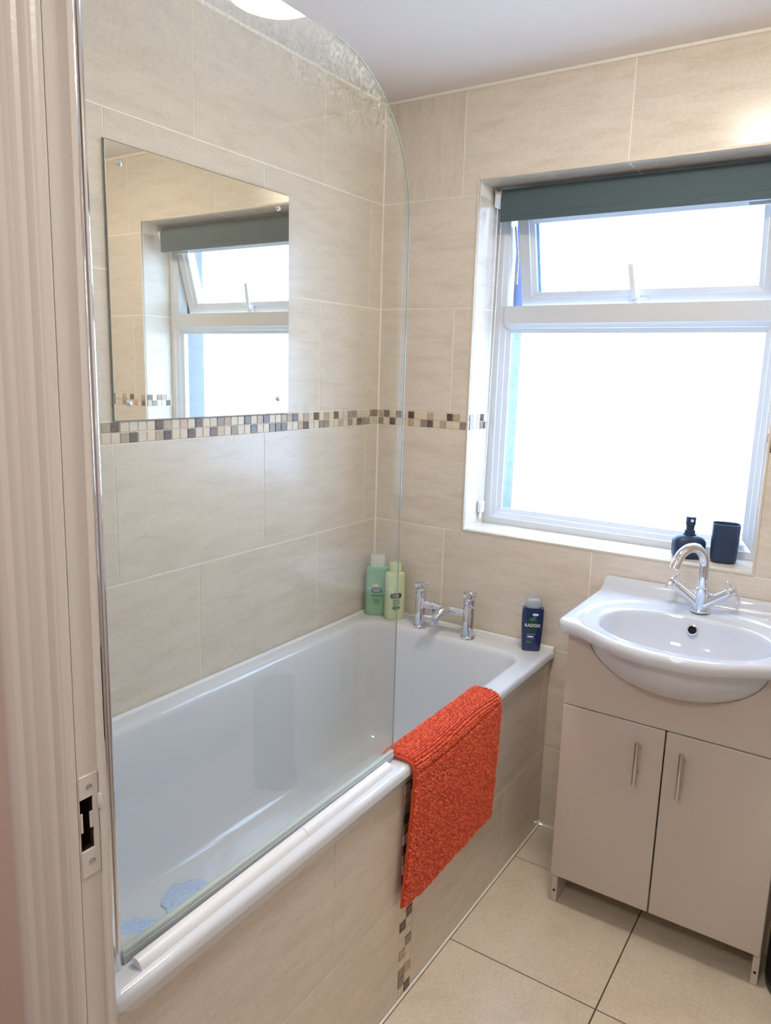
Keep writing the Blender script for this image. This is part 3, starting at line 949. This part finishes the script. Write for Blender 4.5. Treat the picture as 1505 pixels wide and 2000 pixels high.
# ------------------------------------------------------------------ vanity unit
VX0, VX1, VYF = 0.856, 1.390, -0.332
VU = root('vanity_unit', (1.123, -0.17, 0.0), 'white two-door vanity cabinet under the basin', 'cabinet')
mk('carcass', G().box(VX0, VX1, -0.30, -0.010, 0.098, 0.114).box(VX0 + 0.016, VX1 - 0.016, -0.016, -0.010, 0.114, 0.80), M['laminate'], VU)
for x0, x1 in ((VX0, VX0 + 0.016), (VX1 - 0.016, VX1)):
    g_ = G()
    pts = [(-0.010, 0.002), (VYF, 0.002), (VYF, 0.812), (-0.010, 0.812)]
    g_.box(x0, x1, VYF, -0.010, 0.002, 0.812, 0.0008, 1)
    sd = mk('side_panel', g_, M['laminate'], VU)
    xc = (x0 + x1) / 2
    mk('screw_hole', G().lathe([(0.0034, 0), (0.0034, 0.001)], (xc, VYF - 0.0002, 0.036), 14, (0, -1, 0)), M['hole'], sd)
    xi = x1 if x0 < 1.1 else x0
    mk('screw_hole', G().lathe([(0.0032, -0.0006), (0.0032, 0.0006)], (xi, -0.285, 0.060), 14, (1, 0, 0), sy=2.2), M['hole'], sd)
    mk('foot_stud', G().lathe([(0.006, 0), (0.006, 0.003)], (xc, VYF + 0.03, 0.0), 12), M['hole'], sd)
DT = 0.6065
def bulge_z(x):
    t_ = 1 - 0.42 ** 2 - ((x - 1.122) / 0.235) ** 2
    return 0.812 - 0.132 * math.sqrt(t_) if t_ > 0 else 0.812
# fascia above the doors, cut to the bowl
g_ = G()
xsq = [VX0 + (VX1 - VX0) * i / 60 for i in range(61)]
top = [(x, min(0.812, bulge_z(x) + 0.0015)) for x in xsq]
poly = [(VX1, DT + 0.002), (VX0, DT + 0.002)] + top
g_.prism(poly, -0.350, -0.333, 'xz')
mk('fascia', g_, M['laminate'], VU, smooth=20)
for i, (x0, x1) in enumerate(((VX0, 1.1205), (1.1238, VX1))):
    g_ = G()
    g_.box(x0, x1, -0.352, -0.334, 0.0955, DT - 0.0012, 0.003, 3)
    dr = mk('door', g_, M['laminate'], VU)
    hx = (1.0625, 1.1685)[i]
    g_ = G()
    g_.lathe([(0.0058, 0), (0.006, 0.001), (0.006, 0.118), (0.0058, 0.119)], (hx, -0.380, 0.452), 18)
    for z_ in (0.478, 0.545):
        g_.tube([(hx, -0.378, z_), (hx, -0.352, z_)], 0.0042, 12)
    mk('handle', g_, M['steel'], dr)

# ------------------------------------------------------------------ basin
BS = root('wash_basin', (1.122, -0.25, 0.81), 'white ceramic basin with a bowed front on the vanity unit', 'basin')
BC = Vector((1.122, -0.262))
half = [(0.0, -0.499), (-0.062, -0.494), (-0.122, -0.474), (-0.178, -0.438), (-0.222, -0.410), (-0.252, -0.400), (-0.274, -0.394), (-0.2855, -0.378), (-0.2875, -0.34), (-0.2875, -0.24), (-0.2875, -0.12), (-0.2875, -0.012)]
def crom(p0, p1, p2, p3, t_):
    return tuple(0.5 * ((2 * p1[i]) + (-p0[i] + p2[i]) * t_ + (2 * p0[i] - 5 * p1[i] + 4 * p2[i] - p3[i]) * t_ ** 2 + (-p0[i] + 3 * p1[i] - 3 * p2[i] + p3[i]) * t_ ** 3) for i in (0, 1))
hp = []
ext = [(0.062, -0.494)] + half + [half[-1]]
for i in range(1, len(ext) - 2):
    for k_ in range(8):
        hp.append(crom(ext[i - 1], ext[i], ext[i + 1], ext[i + 2], k_ / 8))
hp.append(half[-1])
hp.append((-0.2835, -0.003))
outl = [(1.122 + x, y) for x, y in hp] + [(1.122 - x, y) for x, y in reversed(hp[1:])]
def ray_out(a_):
    d = Vector((math.cos(a_), math.sin(a_)))
    best = 9
    n_ = len(outl)
    for i in range(n_):
        p, q = Vector(outl[i]) - BC, Vector(outl[(i + 1) % n_]) - BC
        e = q - p
        den = d.x * e.y - d.y * e.x
        if abs(den) < 1e-12:
            continue
        t_ = (p.x * e.y - p.y * e.x) / den
        s_ = (p.x * d.y - p.y * d.x) / den
        if t_ > 0 and -1e-6 <= s_ <= 1 + 1e-6:
            best = min(best, t_)
    return best
def sup(a_, ax_, bb_, bf_, n_):
    c, s_ = abs(math.cos(a_)), math.sin(a_)
    b__ = bb_ if s_ > 0 else bf_
    return (((c / ax_) ** n_) + ((abs(s_) / b__) ** n_)) ** (-1 / n_)
NA = 144
def ring(fr, z_):
    return [(BC.x + fr(2 * PI * k_ / NA) * math.cos(2 * PI * k_ / NA), BC.y + fr(2 * PI * k_ / NA) * math.sin(2 * PI * k_ / NA), z_) for k_ in range(NA)]
OUT = {k_: ray_out(2 * PI * k_ / NA) for k_ in range(NA)}
def out_r(a_):
    return OUT[int(round(a_ / (2 * PI) * NA)) % NA]
bowl = lambda a_: sup(a_, 0.206, 0.138, 0.160, 2.25)
led = lambda a_: min(sup(a_, 0.250, 0.208, 0.205, 2.3), out_r(a_) - 0.022)
g_ = G()
def mixr(f0, f1, t_):
    return lambda a_: f0(a_) * (1 - t_) + f1(a_) * t_
R = []
for t_, z_ in ((0.10, 0.702), (0.35, 0.706), (0.58, 0.718), (0.74, 0.736), (0.86, 0.762), (0.94, 0.794), (0.985, 0.824)):
    R.append(ring(lambda a_, t_=t_: bowl(a_) * t_, z_))
R += [ring(bowl, 0.8345), ring(lambda a_: bowl(a_) + 0.004, 0.8395), ring(lambda a_: bowl(a_) + 0.009, 0.8412)]
R += [ring(lambda a_: led(a_) - 0.006, 0.8435), ring(lambda a_: led(a_) - 0.001, 0.8450), ring(lambda a_: led(a_) + 0.003, 0.8485), ring(lambda a_: led(a_) + 0.006, 0.8495)]
R += [ring(lambda a_: out_r(a_) - 0.012, 0.8502), ring(lambda a_: out_r(a_) - 0.006, 0.8488), ring(lambda a_: out_r(a_) - 0.0015, 0.8445), ring(out_r, 0.838), ring(lambda a_: out_r(a_) - 0.001, 0.826), ring(lambda a_: out_r(a_) - 0.006, 0.817), ring(lambda a_: out_r(a_) - 0.014, 0.8135)]
def bul(t_):   # under-bowl
    def f(a_):
        c, s_ = math.cos(a_), math.sin(a_)
        return t_ * 1.0 / math.sqrt((c / 0.235) ** 2 + (s_ / 0.198) ** 2)
    return f
R.append(ring(lambda a_: min(bul(1)(a_), out_r(a_) - 0.016), 0.8125))
for k_ in range(1, 9):
    ph = PI / 2 * k_ / 8.5
    R.append(ring(lambda a_, ph=ph: min(bul(math.cos(ph))(a_), out_r(a_) - 0.016), 0.812 - 0.132 * math.sin(ph)))
g_.loft(R)
# upstand at the wall
up_prof = [(-0.004, 0.848), (-0.036, 0.849), (-0.027, 0.8525), (-0.022, 0.860), (-0.0195, 0.878), (-0.016, 0.884), (-0.010, 0.8865), (-0.004, 0.8865)]
rs = []
for x, k_ in ((0.8365, 0.25), (0.838, 0.55), (0.842, 0.85), (0.850, 1.0), (1.394, 1.0), (1.402, 0.85), (1.406, 0.55), (1.4075, 0.25)):
    rs.append([(x, y, 0.848 + (z_ - 0.848) * k_) for y, z_ in up_prof])
g_.loft(rs)
bs = mk('bowl', g_, M['ceramic'], BS, smooth=60)
ovy = BC.y + 0.138 * 0.955
g_ = G()
g_.lathe([(0.0095, -0.006), (0.0095, 0.0012), (0.011, 0.0034), (0.0135, 0.0026), (0.0152, -0.001), (0.0152, -0.006)], (1.1205, ovy - 0.0045, 0.8085), 24, (0, -1, 0.42))
mk('overflow_ring', g_, M['chrome'], BS)
mk('overflow_hole', G().lathe([(0.0097, -0.006), (0.0097, 0.0002)], (1.1205, ovy - 0.0045, 0.8085), 20, (0, -1, 0.42)), M['hole'], BS)
mk('waste', G().lathe([(0.021, 0), (0.021, 0.002), (0.017, 0.003), (0.012, 0.001), (0.0001, 0.001)], (1.122, BC.y, 0.7015), 24), M['chrome'], BS)

# basin tap
TX, TY, TZ = 1.1235, -0.078, 0.848
TP = root('basin_tap', (TX, TY, TZ), 'chrome monobloc tap with swan-neck spout and crosshead handles on the basin', 'tap')
g_ = G()
g_.lathe([(0.0245, 0), (0.0245, 0.004), (0.023, 0.006), (0.017, 0.0065), (0.0165, 0.020), (0.0155, 0.055), (0.0150, 0.066), (0.0135, 0.067), (0.0135, 0.069)], (TX, TY, TZ), 32)
for s_ in (-1, 1):
    g_.tube([(TX, TY, TZ + 0.014), (TX + s_ * 0.068, TY, TZ + 0.064)], [0.0140, 0.0125], 20)
mk('body', g_, M['chrome'], TP)
g_ = G()
pp = [(TX, TY, TZ + 0.066), (TX, TY, TZ + 0.10), (TX, TY, TZ + 0.128)]
for k_ in range(1, 17):
    a_ = PI * 0.88 * k_ / 16
    q_ = 0.053 - 0.053 * math.cos(a_)
    pp.append((TX - q_ * 0.52, TY - q_ * 0.854, TZ + 0.128 + 0.053 * math.sin(a_)))
e_ = (Vector(pp[-1]) - Vector(pp[-2])).normalized()
pp.append(tuple(Vector(pp[-1]) + e_ * 0.018))
g_.tube(pp, 0.0128, 24)
g_.tube([pp[-1], tuple(Vector(pp[-1]) + e_ * 0.003)], [0.0112, 0.0112], 20)
mk('spout', g_, M['chrome'], TP)
for s_ in (-1, 1):
    g_ = G()
    ax = Vector((s_ * 0.068, 0, 0.050)).normalized()
    c = Vector((TX + s_ * 0.068, TY, TZ + 0.064)) + ax * 0.009
    g_.tube([c - ax * 0.010, c], 0.0075, 16)
    crosshead(g_, c + ax * 0.003, ax, 0.029, 0.0038, 0.010, 0.014, 0.62)
    mk('crosshead', g_, M['chrome'], TP)

# ------------------------------------------------------------------ sill pieces
def sring(a_, b_, n_, z_, N=40, cx_=0, cy_=0):
    out_ = []
    for k_ in range(N):
        th = 2 * PI * k_ / N
        c, s_ = math.cos(th), math.sin(th)
        e = 2.0 / n_
        out_.append((cx_ + a_ * math.copysign(abs(c) ** e, c), cy_ + b_ * math.copysign(abs(s_) ** e, s_), z_))
    return out_
SZ = WZ0 + 0.003
SD = root('soap_dispenser', (1.050, 0.070, SZ), 'squat matt navy soap dispenser with pump on the window sill', 'soap dispenser', local=True)
g_ = G()
g_.loft([sring(a_, a_ * 0.72, 3.0 if z_ < 0.055 else 2.6, z_) for a_, z_ in ((0.036, 0.0), (0.042, 0.002), (0.0445, 0.008), (0.0455, 0.030), (0.0450, 0.048), (0.042, 0.056), (0.035, 0.0625), (0.024, 0.066), (0.015, 0.0675))])
mk('bottle', g_, M['navy'], SD, smooth=60)
g_ = G()
g_.lathe([(0.0185, 0.067), (0.0185, 0.070), (0.0150, 0.0705), (0.0148, 0.080), (0.0125, 0.081), (0.0118, 0.0815), (0.0118, 0.094), (0.0138, 0.095), (0.0140, 0.117), (0.0125, 0.119)], (0, 0, 0), 24)
pc = mk('pump', g_, M['navy'], SD)
mk('nozzle', G().tube([(0, -0.008, 0.109), (0, -0.0155, 0.109)], 0.0042, 12), M['print_white'], pc)
SD.rotation_euler.z = math.radians(25)
TM = root('tumbler', (1.144, 0.080, SZ), 'matt navy toothbrush tumbler on the window sill', 'tumbler', local=True)
TM.rotation_euler.z = math.radians(12)
g_ = G()
g_.loft([sring(a_, a_ * 0.86, 2.9, z_) for a_, z_ in ((0.0305, 0.0), (0.0335, 0.0015), (0.035, 0.006), (0.0365, 0.05), (0.0375, 0.108), (0.0370, 0.1095), (0.0355, 0.1095), (0.0350, 0.108), (0.0335, 0.03), (0.031, 0.006))])
mk('cup', g_, M['navy'], TM, smooth=60)

# ------------------------------------------------------------------ bottles on the bath
def text_mesh(s_, size, mat, parent, M4, ext=0.0002, name='lettering'):
    cu = bpy.data.curves.new('t', 'FONT')
    cu.body = s_
    cu.size = size
    cu.align_x = 'CENTER'
    cu.align_y = 'CENTER'
    cu.extrude = ext
    cu.offset = size * 0.012
    o = bpy.data.objects.new('t', cu)
    COL.objects.link(o)
    dg = bpy.context.evaluated_depsgraph_get()
    me = bpy.data.meshes.new_from_object(o.evaluated_get(dg))
    bpy.data.objects.remove(o, do_unlink=True)
    me.name = name
    me.transform(M4)
    me.materials.clear()
    me.materials.append(mat)
    ob = bpy.data.objects.new(name, me)
    link(ob, parent)
    return ob
def bottle(nm, loc, rot, label, a_, b_, h, sec_n, mat, capm, cap, lab):
    """local frame: front faces -y"""
    r_ = root(nm, loc, label, 'bottle', local=True, rotz=rot)
    g1 = G()
    secs = [(0.93, 0.0), (1.0, 0.003), (1.0, 0.02), (1.0, h * 0.9), (0.985, h * 0.95), (0.90, h * 0.985), (0.62, h)]
    g1.loft([sring(a_ * k_, b_ * k_, sec_n, z_) for k_, z_ in secs])
    body = mk('body', g1, mat, r_, smooth=60)
    ca, cb, c0, c1 = cap
    g1 = G()
    g1.loft([sring(ca * k_, cb * k_, 3, z_) for k_, z_ in ((1, c0), (1, c1 - 0.003), (0.96, c1), (0.6, c1 + 0.001))])
    mk('cap', g1, capm, r_, smooth=50)
    return r_, body
def decal(parent, name, mat, b_, a_, x0, x1, z0, z1, bev=0.0, n_=2.4, lift=0.0006, sec_n=3.0):
    """print that follows the curved front"""
    N = 8
    def yy(x):
        return -b_ * max(0.0, 1 - abs(x / a_) ** sec_n) ** (1 / sec_n) - lift
    g1 = G()
    cx_, cz_, hx, hz = (x0 + x1) / 2, (z0 + z1) / 2, (x1 - x0) / 2, (z1 - z0) / 2
    rings_ = []
    for i in range(N + 1):
        x = x0 + (x1 - x0) * i / N
        s_ = max(0.02, 1 - abs((x - cx_) / hx) ** n_) ** (1 / n_) if n_ else 1
        rings_.append([(x, yy(x), cz_ - hz * s_), (x, yy(x), cz_ + hz * s_), (x, yy(x) + 0.0004, cz_ + hz * s_), (x, yy(x) + 0.0004, cz_ - hz * s_)])
    g1.loft(rings_)
    mk(name, g1, mat, parent)
RZ = 0.6178
Ra = math.radians(32)
r_, body = bottle('shampoo_bottle', (0.058, -0.062, RZ), Ra, 'translucent green shampoo bottle in the bath corner beside the wall', 0.041, 0.026, 0.176, 3.0, M['green'], M['capgreen'], (0.026, 0.020, 0.172, 0.214), None)
D_ = lambda nm, m_, x0, x1, z0, z1, n_=2.4, lift=0.0006: decal(body, nm, m_, 0.026, 0.041, x0, x1, z0, z1, n_=n_, lift=lift)
D_('printed_label', M['mask_black'], -0.020, 0.018, 0.083, 0.102, 8)
for k_, (x0, x1) in enumerate(((-0.015, 0.013), (-0.012, 0.010))):
    D_('printed_line', M['print_white'], x0, x1, 0.094 - k_ * 0.006, 0.0955 - k_ * 0.006, 0, 0.0012)
D_('printed_leaf', M['print_yellow'], -0.016, 0.006, 0.104, 0.118, 2)
D_('printed_leaf', M['print_green'], -0.024, 0.024, 0.068, 0.078, 2)
for k_ in range(4):
    D_('printed_line', M['print_green'], -0.016 + k_ * 0.002, 0.014 - k_ * 0.002, 0.060 - k_ * 0.006, 0.063 - k_ * 0.006, 0)
r_, body = bottle('conditioner_bottle', (0.134, -0.066, RZ), math.radians(58), 'pale green conditioner bottle next to the translucent green shampoo bottle', 0.034, 0.024, 0.168, 3.0, M['palegreen'], M['palegreen'], (0.020, 0.018, 0.165, 0.200), None)
D_ = lambda nm, m_, x0, x1, z0, z1, n_=2.4, lift=0.0006: decal(body, nm, m_, 0.024, 0.034, x0, x1, z0, z1, n_=n_, lift=lift)
D_('printed_label', M['mask_black'], -0.026, 0.014, 0.078, 0.096, 8)
for k_ in range(2):
    D_('printed_line', M['print_white'], -0.019, 0.006, 0.089 - k_ * 0.006, 0.0905 - k_ * 0.006, 0, 0.0012)
D_('printed_leaf', M['print_yellow'], -0.015, 0.005, 0.098, 0.112, 2)
D_('printed_leaf', M['print_green'], -0.020, 0.010, 0.036, 0.052, 2)
for k_ in range(3):
    D_('printed_line', M['print_green'], -0.018, 0.008, 0.070 - k_ * 0.007, 0.073 - k_ * 0.007, 0)

# navy shower gel, wider at the shoulder
SG = root('shower_gel', (0.640, -0.058, RZ), 'dark blue shower gel bottle on the rim corner near the basin', 'bottle', local=True, rotz=math.radians(26))
g_ = G()
prof_ = [(0.027, 0.0), (0.0285, 0.003), (0.030, 0.02), (0.0325, 0.06), (0.0340, 0.10), (0.0335, 0.130), (0.0325, 0.138), (0.020, 0.1395)]
g_.loft([sring(a_, a_ * 0.56, 3.4, z_) for a_, z_ in prof_])
bd = mk('body', g_, M['navy_bottle'], SG, smooth=60)
g_ = G()
g_.loft([sring(a_, a_ * 0.7, 3.2, z_) for a_, z_ in ((0.0225, 0.139), (0.024, 0.141), (0.024, 0.156), (0.0215, 0.165), (0.017, 0.168))])
mk('cap', g_, M['clearcap'], SG, smooth=60)
def gd(nm, m_, x0, x1, z0, z1, n_=2.4, lift=0.0006):
    zz = (z0 + z1) / 2
    a_ = next(p0[0] + (p1[0] - p0[0]) * (zz - p0[1]) / (p1[1] - p0[1]) for p0, p1 in zip(prof_[:-1], prof_[1:]) if p0[1] <= zz <= p1[1])
    decal(bd, nm, m_, a_ * 0.56, a_, x0, x1, z0, z1, n_=n_, lift=lift + (0.001 if (z1 - z0) > 0.02 else 0.0005), sec_n=3.4)
gd('printed_emblem', M['print_deep'], -0.021, 0.019, 0.062, 0.112, 2, 0.0008)
gd('printed_patch', M['print_white'], -0.002, 0.016, 0.117, 0.124, 6)
gd('printed_leaf', M['print_green'], -0.010, 0.006, 0.100, 0.110, 2, 0.0022)
gd('printed_leaf', M['print_blue'], -0.002, 0.010, 0.108, 0.116, 2, 0.0016)
text_mesh('RADOX', 0.0135, M['print_white'], bd, Matrix.Translation((-0.001, -0.0228, 0.086)) @ Matrix.Rotation(PI / 2, 4, 'X'), 0.0012)
gd('printed_line', M['print_blue'], -0.016, 0.012, 0.054, 0.058, 0)
gd('printed_line', M['print_white'], -0.014, 0.004, 0.046, 0.0505, 0)
gd('printed_line', M['print_blue'], -0.014, 0.010, 0.040, 0.042, 0)
gd('printed_line', M['print_green'], -0.017, 0.000, 0.028, 0.034, 4)

# ------------------------------------------------------------------ orange bath mat over the rim
MT = root('bath_mat', (0.70, -0.66, 0.62), 'orange chenille bath mat hung over the bath side', 'bath mat')
path = []
def P_(x, z_): path.append(Vector((x, z_)))
P_(0.6385, 0.52); P_(0.6365, 0.57); P_(0.6340, 0.600); P_(0.6345, 0.612)
P_(0.6390, 0.6195); P_(0.648, 0.6225); P_(0.665, 0.6225); P_(0.685, 0.6225); P_(0.698, 0.6210); P_(0.7055, 0.6160); P_(0.7085, 0.607); P_(0.7095, 0.590)
P_(0.7095, 0.55); P_(0.709, 0.50); P_(0.7075, 0.43); P_(0.7055, 0.36); P_(0.7035, 0.28)
L = [0]
for p, q in zip(path[:-1], path[1:]):
    L.append(L[-1] + (q - p).length)
def at(s_):
    s_ = max(0, min(L[-1] - 1e-6, s_))
    for i in range(len(L) - 1):
        if L[i + 1] >= s_:
            t_ = (s_ - L[i]) / (L[i + 1] - L[i])
            p = path[i].lerp(path[i + 1], t_)
            return p
def frame_at(s_):
    p = at(s_)
    d = (at(s_ + 0.006) - at(s_ - 0.006)).normalized()
    nrm = Vector((-d.y, d.x))          # outward: up on top, +x outside
    return p, d, nrm
def matpt(s_, t_, off):
    """t_: 0 near end .. 1 far end; the hem runs a little lower at the far end"""
    Lt = L[-1] + (0.0 + 0.040 * t_)
    ss = s_
    p, d, nrm = frame_at(ss)
    if ss > L[-1]:
        p = p + d * (ss - L[-1])
    drop = max(0.0, ss - 0.21)
    y0 = -0.886 - 0.085 * drop
    y1 = -0.440 - 0.035 * drop
    return Vector((p.x + nrm.x * off, y0 + (y1 - y0) * t_, p.y + nrm.y * off))
g_ = G()
NS, NT_ = 70, 24
def smax(t_):
    return L[-1] + 0.040 * t_
rings_ = []
for j in range(NT_ + 1):
    t_ = j / NT_
    a_ = [matpt(smax(t_) * i / NS, t_, 0.0005) for i in range(NS + 1)]
    b_ = [matpt(smax(t_) * i / NS, t_, 0.0060) for i in range(NS + 1)]
    rings_.append([tuple(p) for p in a_] + [tuple(p) for p in reversed(b_)])
g_.loft(rings_)
mk('backing', g_, M['orange_backing'], MT, smooth=60)
# chenille noodles: small lobed capsules in staggered rows
rnd = random.Random(5)
V, F = [], []
NR = 6
prof_c = ((0.0, 0.0), (0.0022, 0.0004), (0.0028, 0.0028), (0.0027, 0.0056), (0.0016, 0.0075), (0.0, 0.0080))
step = 0.0063
s_ = 0.004
row = 0
while s_ < L[-1] + 0.040:
    n_ = int(0.446 / 0.0062)
    for k_ in range(n_):
        t_ = (k_ + 0.5 + (0.5 if row % 2 else 0.0) + rnd.uniform(-0.10, 0.10)) / n_
        if t_ > 0.998 or t_ < 0.008 or s_ > smax(t_) - 0.003:
            continue
        ss = s_ + rnd.uniform(-0.0005, 0.0005) + 0.0025 * math.sin(t_ * 7)
        base = matpt(ss, t_, 0.0050)
        p, d, nrm = frame_at(ss)
        up_ = Vector((nrm.x, 0, nrm.y))
        al = Vector((d.x, 0, d.y))
        # noodles hang down on the vertical side and lean with gravity
        dirv = (up_ * 0.85 + al * (0.35 if ss > 0.17 else 0.08) + Vector((rnd.uniform(-.1, .1), (0.30 if row % 2 else -0.30) + rnd.uniform(-.12, .12), rnd.uniform(-.1, .1)))).normalized()
        sc = rnd.uniform(0.92, 1.10)
        # a pinched fold just below the outer edge
        fold = math.exp(-((ss - (0.187 + 0.005 * math.sin(t_ * 5))) / 0.0040) ** 2)
        sc *= (1 - 0.55 * fold)
        q_ = Vector((0, 0, 1)).rotation_difference(dirv).to_matrix() @ Matrix.Rotation(rnd.uniform(0, 1), 3, 'Z')
        o0 = len(V)
        for (r__, h__) in prof_c[1:-1]:
            for a_ in range(NR):
                th = 2 * PI * a_ / NR
                V.append(tuple(base + q_ @ Vector((r__ * math.cos(th), r__ * math.sin(th), h__)) * sc))
        V.append(tuple(base + q_ @ Vector((0, 0, prof_c[-1][1])) * sc))
        for i in range(3):
            for a_ in range(NR):
                b2 = (a_ + 1) % NR
                F.append((o0 + i * NR + a_, o0 + i * NR + b2, o0 + (i + 1) * NR + b2, o0 + (i + 1) * NR + a_))
        for a_ in range(NR):
            F.append((o0 + 3 * NR + a_, o0 + 3 * NR + (a_ + 1) % NR, o0 + 4 * NR))
    s_ += 0.0046 if 0.150 < s_ < 0.205 else step
    row += 1
me = bpy.data.meshes.new('chenille_pile')
me.from_pydata([tuple(Vector(p) - POS[MT]) for p in V], [], F)
me.polygons.foreach_set('use_smooth', [True] * len(me.polygons))
me.materials.append(M['orange'])
pile = bpy.data.objects.new('chenille_pile', me)
link(pile, MT)
pile['kind'] = 'stuff'

# ------------------------------------------------------------------ black bin beyond the vanity unit
BN = root('pedal_bin', (1.502, -0.285, 0.0), 'black round bin on the floor beside the vanity unit', 'bin', local=True)
mk('body', G().lathe([(0.088, 0.0), (0.098, 0.004), (0.101, 0.02), (0.101, 0.33), (0.099, 0.335)], (0, 0, 0.0), 48), M['black'], BN)
mk('lid', G().lathe([(0.102, 0.336), (0.103, 0.345), (0.096, 0.362), (0.07, 0.374), (0.0001, 0.38)], (0, 0, 0), 48), M['black'], BN)
mk('pedal', G().box(-0.02, 0.02, -0.125, -0.09, 0.010, 0.018, 0.003), M['steel'], BN)

# ------------------------------------------------------------------ ceiling light
LX, LY = 1.06, -0.812
CL = root('ceiling_light', (LX, LY, ZC), 'round opal ceiling light above the bathroom floor', 'light')
mk('base_plate', G().lathe([(0.121, 0), (0.124, -0.006), (0.124, -0.022), (0.117, -0.024)], (LX, LY, ZC), 64), M['plastic'], CL)
mk('diffuser', G().lathe([(0.117, -0.022), (0.115, -0.034), (0.102, -0.052), (0.075, -0.064), (0.04, -0.070), (0.0001, -0.072)], (LX, LY, ZC), 64), M['lampglass'], CL)
